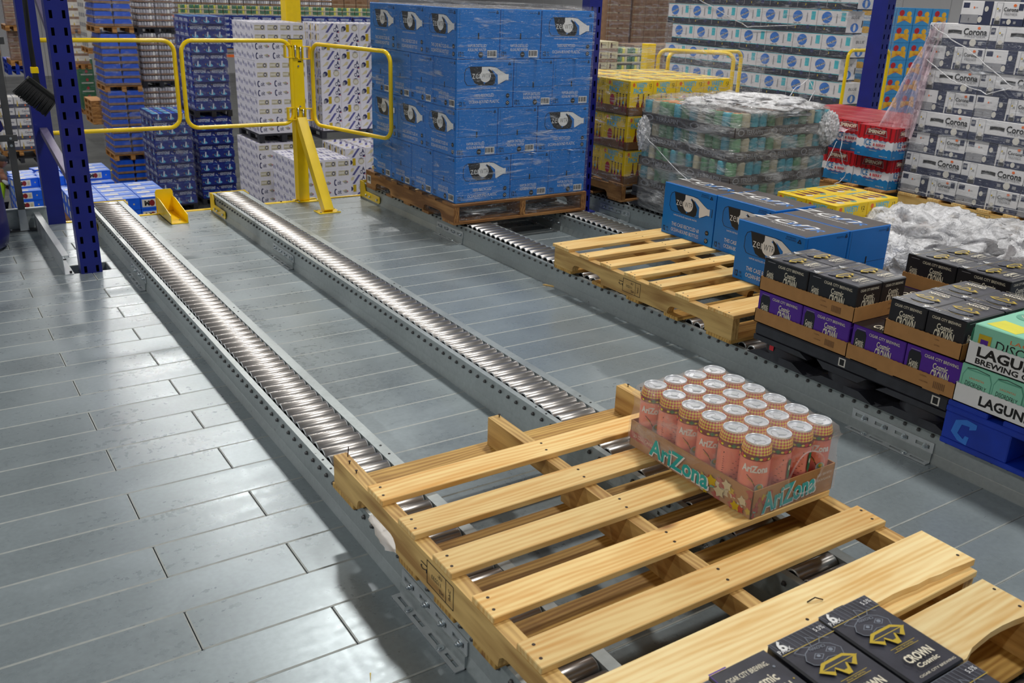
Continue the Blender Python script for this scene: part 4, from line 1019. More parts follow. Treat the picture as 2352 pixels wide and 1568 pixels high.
# checker band material
m, t, p = base_mat('checker'); p.inputs['Roughness'].default_value = .3
tcn = t.new('ShaderNodeTexCoord'); sx = t.new('ShaderNodeSeparateXYZ'); t.link(tcn.outputs['Object'], sx.inputs[0])
at = t.new('ShaderNodeMath', operation='ARCTAN2'); t.link(sx.outputs[1], at.inputs[0]); t.link(sx.outputs[0], at.inputs[1])
m1 = t.new('ShaderNodeMath', operation='MULTIPLY'); t.link(at.outputs[0], m1.inputs[0]); m1.inputs[1].default_value = 38/(2*PI)
m2 = t.new('ShaderNodeMath', operation='MULTIPLY'); t.link(sx.outputs[2], m2.inputs[0]); m2.inputs[1].default_value = 190
cx = t.new('ShaderNodeCombineXYZ'); t.link(m1.outputs[0], cx.inputs[0]); t.link(m2.outputs[0], cx.inputs[1])
rz_ = t.new('ShaderNodeMapping'); rz_.inputs['Rotation'].default_value = (0, 0, PI/4); t.link(cx.outputs[0], rz_.inputs[0])
ck = t.new('ShaderNodeTexChecker'); ck.inputs['Scale'].default_value = 1.0; t.link(rz_.outputs[0], ck.inputs['Vector']); ck.inputs['Color1'].default_value = rgb((234, 206, 50)); ck.inputs['Color2'].default_value = rgb((196, 44, 40))
t.link(ck.outputs[0], p.inputs['Base Color'])
CR, CH = .0362, .186
def can_body(variant):
    mb = MB()
    prof = [(CR*.80, 0, 'lid'), (CR*.97, .006, 'pink'), (CR, .010, 'pink'), (CR, .143, 'dark_red'), (CR, .158, 'checker'), (CR*.99, .163, 'checker'), (CR*.92, .174, 'checker'), (CR*.82, .181, 'lid'), (CR*.84, .1855, 'lid'), (CR*.84, CH, 'lid'), (CR*.80, CH, 'lid'), (CR*.78, CH-.004, 'lid')]
    mb.lathe((0, 0, 0), prof, 'pink', 28)
    i = len(mb.v)
    def wrap(off_ang):
        def W(x, y, o):
            a = off_ang+x/CR; r = CR+o+.0004; return Vector((r*math.cos(a), r*math.sin(a), y))
        return W
    hgt = .186
    if variant == 0:
        for a0 in (PI*1.25, PI*.25):
            art(mb, (0, 0, 0), (1, 0, 0), (0, 0, 1), (0, 0, 0), .1, hgt, [('t', 'AriZona', .0, .655, .105, 'white', {'fit': .66, 'b': .04}), ('l', [(-.18, .56), (-.05, .50), (.05, .40)], .002, 'knot'), ('l', [(-.15, .52), (.0, .46)], .0016, 'gold'), ('e', .15, .38, .12, .075, 'offwhite', 14), ('e', .15, .40, .085, .045, 'leaf_green', 12), ('e', .15, .405, .055, .03, 'gold', 10), ('p', [(.05, .34), (.25, .34), (.21, .2), (.1, .2)], 'offwhite'), ('e', -.05, .24, .09, .04, 'tea_yellow', 10), ('e', .02, .21, .05, .03, 'leaf_red', 8)], wrap(a0))
    else:
        lines = [('r', -.2, .68-.0, .2, .70, 'ink')]
        for k in range(13): lines.append(('r', -.2, .62-k*.032, .2-.06*(k % 3), .628-k*.032, 'dark_red'))
        for a0 in (PI*1.22, PI*.22): art(mb, (0, 0, 0), (1, 0, 0), (0, 0, 1), (0, 0, 0), .1, hgt, lines+[('p', [(.34, .68), (.46, .68), (.46, .45), (.40, .38), (.34, .45)], 'green'), ('e', .40, .56, .03, .04, 'ivory', 10)], wrap(a0))
    art(mb, (0, 0, 0), (1, 0, 0), (0, 0, 1), (0, 0, 0), .2, hgt, [('p', [(k*.0947+.01, .81), (k*.0947+.047, .84), (k*.0947+.085, .81), (k*.0947+.047, .78)], ['dark_red', 'green', 'red'][k % 3]) for k in range(12)]+[('e', k*.0947, .81, .018, .016, 'tea_yellow', 8) for k in range(12)], wrap(0))
    # red band behind
    return mb.mesh('can')
lidm = MB(); n = 24; lr = CR*.79
lidm.cyl((0, 0, CH-.006), (0, 0, CH-.0042), lr, 'lid', 24); lidm.cyl((0, 0, CH-.0042), (0, 0, CH-.0030), .006, 'galv_bright', 10)
lidm.prism([(-.007, -.003), (.007, -.003), (.009, .012), (.004, .018), (-.004, .018), (-.009, .012)], 'z', CH-.0036, CH-.0024, 'galv_bright')
lidm.tube([(.016*math.cos(q), -.010+.008*math.sin(q), CH-.0041) for q in [2*PI*k/12 for k in range(12)]], .0007, 'label_grey', 4, closed=True)
lid_mesh = lidm.mesh('can_lid')
cans = [can_body(0), can_body(1)]
for i in range(4):
    for j in range(6):
        v = 1 if (i == 0 and (5-j) in (1, 4)) or (j == 0 and i in (1, 2)) else 0
        c_ = link('can', cans[v], ac, (.0385+i*.0733, .0415+j*.0738, .0032), 0)
        l_ = link('can_lid', lid_mesh, c_, rz=rnd.uniform(0, 6))
# shrink film
m_ = MB(); nx, ny = 32, 48; ov = .004
def ftop(x, y):
    best = 9
    for i in range(4):
        for j in range(6):
            d = math.hypot(x-(.0385+i*.0733), y-(.0415+j*.0738)); best = min(best, d)
    h = CH+.0045; dip = max(0, best-.030)*.35
    e = min(x+ov, AW+ov-x, y+ov, AL+ov-y); rd = .022
    if e < rd: dip += rd-math.sqrt(max(0, rd*rd-(rd-e)**2))
    return h-dip
vs = {}
for a in range(nx+1):
    for b_ in range(ny+1):
        x = -ov+(AW+2*ov)*a/nx; y = -ov+(AL+2*ov)*b_/ny; vs[a, b_] = len(m_.v); m_.v.append(Vector((x, y, ftop(x, y))))
fi = m_.mi('shrink')
for a in range(nx):
    for b_ in range(ny): m_.f.append([vs[a, b_], vs[a+1, b_], vs[a+1, b_+1], vs[a, b_+1]]); m_.m.append(fi); m_.sm.append(True)
ring = [(a, 0) for a in range(nx)]+[(nx, b_) for b_ in range(ny)]+[(a, ny) for a in range(nx, 0, -1)]+[(0, b_) for b_ in range(ny, 0, -1)]
lv = [[vs[q] for q in ring]]; NL = 14
for k in range(1, NL+1):
    row = []
    for q in ring:
        v0 = m_.v[vs[q]]; z = v0.z*(1-k/NL)+.004; s = .003*math.sin(k/NL*PI*2.5+v0.x*40+v0.y*31)
        c0 = Vector((AW/2, AL/2)); tt = min(1, max(0, (z-AH)/(.1))); inn = .0065*math.sin(PI*tt)
        dx = (1 if v0.x > AW else -1 if v0.x < 0 else 0); dy = (1 if v0.y > AL else -1 if v0.y < 0 else 0)
        row.append(len(m_.v)); m_.v.append(Vector((v0.x-dx*inn, v0.y-dy*inn, z)))
    lv.append(row)
R_ = len(ring)
for k in range(NL):
    for q in range(R_):
        a = lv[k][q]; b_ = lv[k][(q+1) % R_]; c = lv[k+1][(q+1) % R_]; d = lv[k+1][q]
        cen = (m_.v[a]+m_.v[c])/2
        if cen.y < .004 and ((cen.x-.178)/.060)**2+((cen.z-.082)/.055)**2 < 1: continue
        m_.f.append([a, d, c, b_]); m_.m.append(fi); m_.sm.append(True)
o = part('shrink_film', m_, ac)
m_ = MB(); m_.tube([(.178+.062*math.cos(q), -.006-.003*math.sin(q*3), .083+.056*math.sin(q)) for q in [2*PI*k/28 for k in range(28)]], .0022, 'shrink', 6, closed=True); link('film_rim', m_.mesh('film_rim'), o)

# ================================================================== LANES 3 AND 4 : more stacks
def bottle(x, y, w_, h_, m='bottle_brown'):
    return ('p', [(x-w_/2, y), (x+w_/2, y), (x+w_/2, y+h_*.42), (x+w_*.16, y+h_*.72), (x+w_*.16, y+h_), (x-w_*.16, y+h_), (x-w_*.16, y+h_*.72), (x-w_/2, y+h_*.42)], m)
VW, VD, VH = .25, .195, .214
def variety_face(wide):
    n = 4 if wide else 3
    a = [('e', .14, .88, .05, .06, 'orange', 10), ('t', 'VARIETY', .48, .87, .15, 'cyan', {'fit': .46, 'b': .04}), ('t', 'PACK', .36, .70, .16, 'cyan', {'fit': .44, 'b': .04}), ('t', '12', .86, .86, .09, 'black_ink', {'fit': .10}), ('t', 'OZ', .86, .78, .03, 'black_ink')]
    if wide: a += [('e', .28, .38, .10, .17, 'red', 16), ('t', 'BREWED', .28, .42, .04, 'ivory'), ('t', 'BOLDER', .28, .34, .04, 'ivory'), ('e', .22, .12, .12, .10, 'label_grey', 12)]
    for k in range(n):
        x = (.48 if wide else .36)+k*(.13 if wide else .22); a.append(bottle(x, .06, .085 if wide else .15, .50)); a.append(('e', x, .22, .026, .04, 'red' if k % 2 else 'dark_red', 8)); a.append(('r', x-.03, .57, x+.03, .60, 'black_ink'))
    a.append(('e', .48+.26+.02, .34, .028, .05, 'cyan', 8)); return a
var_top = [bottle(.2+.2*k, .25, .13, .5) for k in range(4)]+[('t', 'VARIETY PACK', .5, .88, .12, 'cyan', {'fit': .7, 'b': .03}), ('e', .3, .2, .1, .1, 'ivory', 10), ('e', .7, .18, .08, .08, 'leaf_green', 10)]
var_mesh = case('variety_case', VW, VD, VH, 'variety_yellow', variety_face(1), variety_face(0), var_top)
VT = .048
vtray = tray_mesh(.392, .502, .05, 'kraft_dark'); vtray2 = tray_mesh(.502, .392, .05, 'kraft_dark')
zv = Z0+.1210; VP = VH+.0075
names5 = ['bottom', 'middle', 'top', 'fourth', 'fifth']
for L_ in range(3):
    zz = zv+L_*VP
    for ty in range(2):
        place(vtray, 'cardboard_tray', 1.262+.196, .030+.251+ty*.504, zz, 0, 'brown tray of the yellow stack, %s layer, left column, %s' % (names5[L_], ['front', 'rear'][ty]), 'tray', 'brown trays of the yellow stack')
        if L_ == 2 or ty == 0: place(vtray2, 'cardboard_tray', 1.262+.395+.251, .030+.196+ty*.394, zz, 0, 'brown tray of the yellow stack, %s layer, right column, %s' % (names5[L_], ['front', 'rear'][ty]), 'tray', 'brown trays of the yellow stack')
        for i in range(2):
            for j in range(2):
                place(var_mesh, 'variety_case', 1.262+.0985+i*.196, .030+.126+j*.251+ty*.504, zz+.0035, -PI/2, 'yellow bottle case in variety stack, %s layer, %s column, %s row' % (names5[L_], ORD[i+1], ORD[ty*2+j+1]), 'case', 'yellow variety cases in the stack')
                if L_ == 2 or ty == 0: place(var_mesh, 'variety_case', 1.262+.395+.126+i*.251, .030+.099+j*.196+ty*.394, zz+.0035, 0, 'yellow bottle case in variety stack, %s layer, %s column, %s row' % (names5[L_], ORD[i+3], ORD[ty*2+j+1]), 'case', 'yellow variety cases in the stack')
yl = Z0+.1210
for i in range(2):
    for j in range(2):
        place(var_mesh, 'variety_case', 1.206+.125+i*.252, -1.705+.099+j*.197, yl, 0, 'yellow variety case behind the blue water cases, %s %s of four' % (['near', 'far'][j], ['left', 'right'][i]), 'case', 'yellow cases behind the blue ones')

# hazy wrapped can stack
def can_block(name, w_, d_, h_, tray_h, cols, nxc, nyc, traym, canm_top, txt, tag_items=None):
    mb = MB(); r = min(w_/nxc, d_/nyc)/2*.96
    for i in range(nxc):
        for j in range(nyc):
            if 0 < i < nxc-1 and 0 < j < nyc-1: continue
            x = -w_/2+(i+.5)*w_/nxc; y = -d_/2+(j+.5)*d_/nyc; m = cols[(i*3+j*2) % len(cols)]
            mb.lathe((x, y, 0), [(r, .004, None), (r, h_-.012, None), (r*.82, h_-.002, canm_top), (r*.78, h_-.002, canm_top), (r*.74, h_-.005, canm_top), (0, h_-.005, canm_top)], m, 10)
    mb.box(-w_/2+.03, -d_/2+.03, .01, w_/2-.03, d_/2-.03, h_-.01, canm_top)
    mb.box(-w_/2, -d_/2, 0, w_/2, d_/2, tray_h, traym, .002)
    if txt: faces_art(mb, w_, d_, tray_h, txt, txt)
    return mb.mesh(name)
terr = can_block('can_case', .402, .270, .135, .055, ['term_teal', 'term_green', 'term_green', 'tan', 'term_green', 'term_teal', 'term_green'], 6, 4, 'term_tray', 'term_orange', [('t', 'TERRAPIN', .58, .5, .5, 'label_grey', {'fit': .5, 'b': .02}), ('e', .18, .5, .1, .35, 'label_grey', 10), ('e', .18, .5, .07, .25, 'term_tray', 10)])
zt3 = Z0+.143
TX0, TY0 = 1.262, -.915
for L_ in range(4):
    z = zt3+L_*.1375; dx = random.uniform(-.01, .01)
    for j in range(2):
        for i in range(4):
            if L_ < 3 and i > 1 and j > 0: continue
            if L_ == 3 and j == 2 and i > 0 and False: continue
            if L_ % 2 == 0: x, y, rz = TX0+.135+i*.272, TY0+.201+j*.404, PI/2; lim = 3.7
            else: x, y, rz = TX0+.135+i*.272, TY0+.201+j*.404, PI/2
            if i == 3: continue
            place(terr, 'can_case', x+dx, y, z, -rz, 'green and teal can tray under hazy film, %s layer, %s column, %s row' % (names5[L_], ORD[i+1], ORD[j+1]), 'can tray', 'green and teal can trays under hazy film')

# red white and blue cases
RW, RD, RH = .288, .215, .205
def ice(w_):
    a = [('p', [(0, .60), (1, .60), (1, 1), (0, 1)], 'red')]
    for k in range(7): a.append(('r', .03+k*.14, .62, .07+k*.14, .99, 'dark_red'))
    a += [('p', [(0, .60)]+[(q/14, .60-(.05 if q % 2 else .01)) for q in range(15)]+[(1, .60)], 'red')]
    a += [('p', [(0, 0), (1, 0)]+[(1-q/14, .28+(.05 if q % 2 else .0)) for q in range(15)], 'sm_blue')]
    a += [('p', [(.22, .70), (.26, .90), (.50, .95), (.78, .90), (.82, .68), (.50, .74)], 'label_grey'), ('p', [(.235, .71), (.27, .885), (.50, .935), (.77, .885), (.805, .695), (.50, .755)], 'dark_red'), ('t', 'SMIRNOFF', .52, .83, .12, 'ivory', {'fit': .46, 'b': .03}),
          ('t', 'ICE', .32, .47, .20, 'sm_blue', {'fit': .19, 'b': .01}), ('t', 'RED, WHITE', .64, .53, .07, 'sm_blue', {'fit': .34}), ('t', '& BERRY', .64, .42, .09, 'red', {'fit': .34, 'b': .02}), ('r', .28, .33, .78, .335, 'red'), ('t', 'SMASHED SESSION', .5, .29, .04, 'red', {'fit': .4}), ('t', 'PREMIUM MALT', .5, .22, .03, 'ivory'), ('t', '4.5%', .12, .08, .04, 'ivory'), ('t', 'FAMILY 2 PK', .8, .08, .04, 'ivory')]
    return a
ice_top = [('r', 0, 0, 1, 1, 'red')]+[('l', [(.02+.12*k, 0), (.14+.12*k, 1)], .004, 'dark_red') for k in range(8)]+[('r', 0, .47, 1, .49, 'ivory')]
ice_mesh = case('berry_case', RW, RD, RH, 'sm_white', ice(0), ice(1), ice_top)
zi = Z0+.1210
for L_ in range(2):
    for i in range(4):
        for j in range(4):
            if L_ == 0 and i > 1: continue
            dx, dy = (-.04, -.015) if (L_ == 1 and i == 0 and j == 0) else (0.06 if L_ == 1 and i == 0 and j == 1 else .0, 0)
            place(ice_mesh, 'berry_case', 2.80+RD/2+i*(RD+.002)+dx, -.875+RW/2+j*(RW+.003)+dy, zi+L_*(RH+.001), -PI/2, 'red white blue case, %s layer, %s column, %s from the navy stack' % (['lower', 'upper'][L_], ORD[i+1], ORD[j+1]), 'case', 'red white and blue cases')
# white and navy cases
CW, CD, CHh = .402, .268, .1335
def can_v(x, w_, fl=1):
    return [('r', x, .04, x+w_, .97, 'label_grey'), ('r', x+.006, .30, x+w_-.006, .95, 'case_white'), ('t', 'Corona', x+w_*.5, .62, .055*2.6, 'black_ink', {'rot': 90, 'sx': .30*.62, 'b': .01}), ('e', x+w_*.25, .70, .012, .05, 'gold', 8), ('e', x+w_*.5, .30, w_*.3, .09, 'offwhite', 10), ('r', x+.01, .05, x+w_-.01, .2, 'grey_steel')]
def cor(txt_x, fit, hgt=.30): return [('e', txt_x+.05, .86, .025, .06, 'orange', 8), ('t', 'Corona', txt_x, .69, hgt, 'black_ink', {'fit': fit, 'b': .02}), ('t', 'PREMIER', txt_x+.01, .50, .12, 'label_grey', {'fit': fit*.9})]
cor_long = [('r', 0, 0, 1, .34, 'navy'), ('r', .015, .62, .085, .90, 'navy'), ('r', .025, .72, .075, .84, 'label_grey'), ('r', 0, .34, 1, .36, 'label_grey')]+can_v(.13, .12)+[('p', [(.33, .56), (.40, .60), (.48, .60), (.56, .56), (.56, .72), (.48, .74), (.40, .74), (.33, .72)], 'grey_steel'), ('p', [(.345, .60), (.40, .66), (.48, .66), (.55, .62), (.55, .70), (.34, .70)], 'dark')]+cor(.78, .38)+[('e', .77, .22, .055, .16, 'offwhite', 12), ('r', .62, .12, .68, .26, 'label_grey'), ('r', .86, .12, .92, .26, 'label_grey'), ('t', '18 CANS', .77, .06, .05, 'offwhite')]
cor_short = [('r', .0, 0, .5, .40, 'navy'), ('r', .36, 0, .5, 1, 'navy'), ('r', .03, .70, .13, .92, 'navy'), ('r', .02, .04, .30, .42, 'label_grey'), ('t', 'Corona', .15, .18, .18, 'black_ink', {'rot': 180, 'sx': .18*.38}), ('e', .33, .22, .035, .14, 'offwhite', 10), ('t', 'Corona', .24, .72, .10*1.6, 'black_ink', {'rot': 90, 'sx': .07}), ('e', .21, .72, .012, .05, 'orange', 8), ('e', .41, .68, .032, .12, 'offwhite', 10), ('r', .53, 0, 1, .30, 'navy'), ('r', .90, .66, .97, .93, 'navy'), ('l', [(.505, 0), (.505, 1)], .002, 'dark')]+can_v(.56, .10)+cor(.79, .22, .17)+[('e', .79, .17, .035, .12, 'offwhite', 10), ('r', .70, .09, .74, .2, 'label_grey'), ('r', .86, .09, .90, .2, 'label_grey')]
cA = case('navy_case', CW, CD, CHh, 'case_white', cor_long, cor_short, None)
cB = case('navy_case', CW, CD, CHh, 'case_white', cor_short, cor_long, None)
zc = Z0+.1210
for L_ in range(10):
    for j in range(3):
        for i in range(4):
            if 0 < i and L_ < 8 and j > 0: continue
            if L_ == 9 and (j == 2 or i == 0): continue
            sh = -.19 if L_ == 8 else 0
            place(cA if L_ % 2 else cB, 'navy_case', 2.885+CD/2+i*.27+(0.004 if L_ % 3 else -.004), -2.12+CW/2+j*.404+sh, zc+L_*(CHh+.0008), -PI/2, 'white and navy can case, %s layer up, %s column, %s along' % (ORD[L_+1], ORD[i+1], ORD[j+1]), 'case', 'white and navy cases in the tall stack')

# ================================================================== BACKGROUND STOCK ON THE LOWER FLOOR
def plain_pallet(x, y, z, W, L, m, label, group, front='w'):
    r = root('pallet', label, 'pallet', (x, y, z), 0, group)
    mb = MB(); mb.box(0, 0, .115, W, L, .14, m); part('deck', mb, r)
    for xx in (0, W/2-.05, W-.10):
        mb = MB()
        for yy in (0, L/2-.06, L-.12): mb.box(xx, yy, .02, xx+.10, yy+.12, .115, m)
        mb.box(xx, 0, 0, xx+.10, L, .02, m); part('stringer', mb, r)
    return r
def stack(mesh_fn, name, cat, desc, where, group, x0, y0, z0, nx, ny, nz, dx, dy, dz, wrap=None, rz=0., side_col=True, alt=None, zmin=None, wid=None):
    """nx by ny by nz cases; only those of the two seen faces and of the top are made"""
    c, s = math.cos(rz), math.sin(rz)
    for k in range(nz):
        if zmin is not None and z0+k*dz+dz < zmin: continue
        use = alt[k % len(alt)] if alt else (mesh_fn, nx, dx, 0)
        me, n_, d_, jj = use
        for i in range(n_):
            for j in range(ny):
                if j > 0 and i > 0 and k < nz-1: continue
                X = (i+.5)*d_; Y = (j+.5)*dy
                lab = '%s, %s from left, %s layer down%s, %s' % (desc, ORD[min(i+1, 16)], ORD[min(nz-k, 16)], '' if j == 0 else ', row %d back' % (j+1), where)
                place(me, name, x0+X*c-Y*s, y0+X*s+Y*c, z0+k*dz, rz+jj, lab, cat, group)
def wrapbox(name, label, x0, y0, z0, x1, y1, z1, m, nx=14, ny=14, nz=16, amp=.012, top=True, seed=0, off=.01):
    """thin crinkled film skin around a box"""
    mb = MB(); mi = mb.mi(m); sd = Vector((seed*3.1, seed*1.7, 0))
    def D(p, n):
        v = noise.noise(p*5+sd)*amp+noise.noise(Vector((p.x*3, p.y*3, p.z*16))+sd)*amp*.6
        return p+n*(off+abs(v))
    def grid(O, U, V, N, a, b):
        i0 = len(mb.v)
        for q in range(a+1):
            for w2 in range(b+1): mb.v.append(D(O+U*(q/a)+V*(w2/b), N))
        for q in range(a):
            for w2 in range(b):
                k = i0+q*(b+1)+w2; mb.f.append([k, k+b+1, k+b+2, k+1]); mb.m.append(mi); mb.sm.append(True)
    X, Y, Z = Vector((x1-x0, 0, 0)), Vector((0, y1-y0, 0)), Vector((0, 0, z1-z0)); O = Vector((x0, y0, z0))
    grid(O, X, Z, Vector((0, -1, 0)), nx, nz); grid(O+Y, -Y, Z, Vector((-1, 0, 0)), ny, nz)
    grid(O+X, Y, Z, Vector((1, 0, 0)), ny, nz); grid(O+X+Y, -X, Z, Vector((0, 1, 0)), nx, nz)
    if top: grid(O+Z, X, Y, Vector((0, 0, 1)), nx, ny)
    o = link(name, mb.mesh(name)); return tag(o, label, 'stretch film', 'stretch film around the stacks')
FZ = -3.5
# navy cases with pale blue splash
kf = [('e', .5, .42, .28, .28, 'key_light', 12), ('e', .54, .48, .26, .25, 'key_blue', 12), ('p', [(.40, .25), (.52, .22), (.56, .95), (.46, .95)], 'key_text'), ('p', [(.56, .62), (.70, .34), (.66, .20), (.52, .18)], 'key_light'), ('e', .12, .5, .03, .08, 'gold', 6)]
kl = [('t', 'KEYSTONE', .44, .48, .42, 'key_text', {'fit': .66, 'b': .04, 'sh': .15}), ('t', 'LIGHT', .6, .22, .12, 'key_light', {'fit': .2}), ('r', .86, .30, .91, .45, 'key_text'), ('r', .93, .2, .97, .35, 'key_text'), ('r', .0, .55, .08, .62, 'gold')]
kt = [('p', [(.1, .1), (.5, .05), (.4, .9), (.05, .8)], 'key_light'), ('p', [(.6, .2), (.9, .1), (.95, .8), (.7, .95)], 'modelo_blue'), ('r', .45, .1, .55, .9, 'key_text')]
KH = .155
keyT = case('beer_case', .40, .27, KH, 'key_blue', kl, kf, kt, bev=0); keyS = case('beer_case', .267, .4, KH, 'key_blue', kf, kl, kt, bev=0)
altK = [(keyS, 3, .267, 0), (keyT, 2, .40, 0)]
gK = 'navy cases with white slanted lettering'
stack(None, 'beer_case', 'case', 'navy beer case', 'short navy stack', gK, 1.86, 16.65, FZ+.15, 3, 3, 13, .267, .40, KH, alt=altK)
plain_pallet(1.85, 16.65, FZ, .82, 1.2, 'plastic_black', 'black pallet under the short navy stack', 'far pallets')
wrapbox('stretch_film', 'pale film around the short navy stack left of lower gate', 1.86, 16.65, FZ+.15, 2.665, 17.85, FZ+.15+13*KH, 'wrap_bg', off=.02)
stack(None, 'beer_case', 'case', 'navy beer case', 'tall navy stack lower', gK, 2.90, 17.0, FZ+.15, 3, 3, 12, .267, .40, KH, alt=altK, zmin=-3.4)
plain_pallet(2.88, 17.0, FZ+.15+12*KH, .84, 1.2, 'plastic_black', 'black pallet between two navy tiers behind the second gate', 'far pallets')
stack(None, 'beer_case', 'case', 'navy beer case', 'tall navy stack upper', gK, 2.90, 17.0, FZ+.30+12*KH, 3, 3, 13, .267, .40, KH, alt=altK)
wrapbox('stretch_film', 'pale film down the left side of the tall navy stack', 2.90, 17.0, FZ+.30+12*KH, 3.71, 18.2, FZ+.30+25*KH, 'wrap_bg', off=.02, seed=2)
plain_pallet(2.88, 17.0, FZ, .84, 1.2, 'plastic_black', 'black floor pallet below the tall navy stack', 'far pallets')
# white cases with dark script
cf = [('e', .14, .52, .085, .36, 'coors_navy', 14), ('e', .17, .52, .06, .24, 'coors_white', 12), ('t', 'oit', .345, .50, .46, 'coors_navy', {'fit': .20, 'b': .02}), ('p', [(.5, .62), (.72, .72), (.78, .55), (.6, .45)], 'tan'), ('e', .78, .5, .04, .1, 'red', 8), ('e', .70, .45, .1, .12, 'label_grey', 10)]
cside = [('r', .1, .22, .85, .76, 'tan'), ('e', .68, .5, .12, .22, 'coors_navy', 12), ('e', .68, .5, .07, .12, 'offwhite', 10), ('r', .14, .4, .5, .62, 'offwhite')]
def blobs(n, seed, cols):
    r_ = random.Random(seed); a = []
    for k in range(n): a.append(('e', (k+.5)/n+r_.uniform(-.05, .05), r_.uniform(.3, .7), .055, .24, cols[k % len(cols)], 9)); a.append(('e', (k+.5)/n+.06, r_.uniform(.2, .8), .02, .1, 'coors_white', 7))
    return a
cblob = blobs(4, 4, ['coors_purple', 'coors_purple', 'coors_navy'])
WH = .160
cA1 = case('white_case', .333, .30, WH, 'coors_white', cf, cblob, blobs(4, 9, ['coors_purple']), bev=0)
cA2 = case('white_case', .25, .30, WH, 'coors_white', cside, cblob, blobs(4, 9, ['coors_purple']), bev=0)
altC = [(cA1, 3, .312, 0), (cA1, 3, .312, 0), (cA2, 4, .234, 0), (cA2, 4, .234, 0)]
gC = 'white cases with dark blue script'
stack(None, 'white_case', 'case', 'white script case', 'tall white stack upper', gC, 2.715, 12.0, -1.16, 3, 4, 12, .312, .30, WH, alt=altC)
plain_pallet(2.70, 12.0, -1.31, .95, 1.2, 'plastic_black', 'black pallet between tiers of the tall white script stack', 'far pallets')
stack(None, 'white_case', 'case', 'white script case', 'tall white stack lower', gC, 2.5, 11.95, FZ+.15, 3, 4, 12, .312, .30, WH, alt=altC, zmin=-3.0) if False else stack(None, 'white_case', 'case', 'white script case', 'tall white stack lower', gC, 2.66, 12.0, -1.33-11*WH, 3, 4, 11, .312, .30, WH, alt=altC)
# 5A cases
f5 = [('p', [(.30, .0), (.62, 1), (.74, 1), (.42, .0)], 'coors_purple'), ('p', [(.08, .25), (.30, .80), (.42, .80), (.36, .45)], 'lite_gold'), ('t', 'A', .88, .66, .48, 'coors_navy', {'fit': .16, 'b': .04}), ('e', .78, .3, .07, .22, 'coors_navy', 12), ('e', .78, .3, .045, .13, 'coors_white', 10), ('p', [(.86, .0), (.98, .0), (.98, .3), (.86, .22)], 'coors_navy'), ('r', .93, .0, .99, .08, 'red')]
f5b = [('e', .22, .45, .12, .28, 'coors_navy', 12), ('r', .08, .1, .22, .5, 'label_grey'), ('r', .34, .08, .50, .9, 'gold'), ('e', .78, .5, .16, .34, 'tan', 12), ('e', .78, .5, .11, .22, 'offwhite', 12), ('p', [(.60, .78), (.78, .94), (.96, .78), (.78, .84)], 'coors_navy')]
c5A = case('white_case', .385, .27, WH, 'coors_white', f5, f5b, f5, bev=0); c5B = case('white_case', .385, .27, WH, 'coors_white', f5b, f5, f5, bev=0)
def five(x0, y0, z0, nz, where, nx=4, ny=4):
    c, s = 1, 0
    for k in range(nz):
        off = 0 if (nz-k) % 2 else .0
        for i in range(nx):
            for j in range(ny):
                if i and j and k < nz-1: continue
                b = (i+k) % 3 == 0
                place(c5B if b else c5A, 'white_case', x0+.193+i*.388+off, y0+.14+j*.275, z0+k*WH, 0, 'white gold trimmed case, %s from left, %s layer down%s, %s' % (ORD[i+1], ORD[nz-k], '' if j == 0 else ', row %d back' % (j+1), where), 'case', 'white cases with gold trim')
five(3.93, 12.0, -1.16, 12, 'upper tier', 5, 3)
plain_pallet(3.9, 12.0, -1.31, 2.0, 1.2, 'plastic_black', 'long black pallet below the white gold trimmed cases', 'far pallets')
five(3.90, 10.9, -1.33-8*WH, 8, 'lower tier', 4, 4)
stack(None, 'white_case', 'case', 'white script case', 'low, behind yellow post', gC, 2.66, 10.0, -1.33-8*WH, 3, 4, 8, .312, .30, WH, alt=altC)
wrapbox('stretch_film', 'dark creased film on left side of gold trimmed cases', 3.93, 12.05, -1.16, 4.4, 13.1, .76, 'wrap_bg', off=.015, seed=4, top=False)
# far rows
fcan = can_block('can_tray', .40, .27, .125, .04, ['can_silver', 'can_silver', 'white', 'label_grey', 'can_silver'], 6, 4, 'kraft_bg', 'can_silver', None)
fblu = MB(); fblu.box(-.2, -.135, 0, .2, .135, .05, 'kraft_bg'); fblu.prism([(-.19, .05), (.19, .05), (.17, .15), (-.17, .15)], 'y', -.13, .13, 'tray_blue'); fblu = fblu.mesh('blue_can_tray')
fgr = can_block('can_tray', .40, .27, .125, .03, ['green', 'lite_gold', 'tea_yellow', 'green'], 6, 4, 'lite_gold', 'can_silver', None)
fbr = case('brown_case', .40, .3, .18, 'kraft_bg', [('r', .1, .2, .5, .5, 'kraft_dark'), ('r', .0, .92, 1, 1, 'tan'), ('t', 'FRAGILE', .7, .4, .12, 'kraft_dark')], None, None, bev=0)
fwh = case('bottle_case', .40, .27, .24, 'offwhite', [('r', 0, 0, 1, .28, 'kraft_bg'), ('p', [(.2, .3), (.3, .3), (.26, .6), (.24, .6)], 'gold'), ('p', [(.7, .3), (.8, .3), (.76, .6), (.74, .6)], 'gold'), ('t', 'Extra', .5, .6, .12, 'label_grey')], None, None, bev=0)
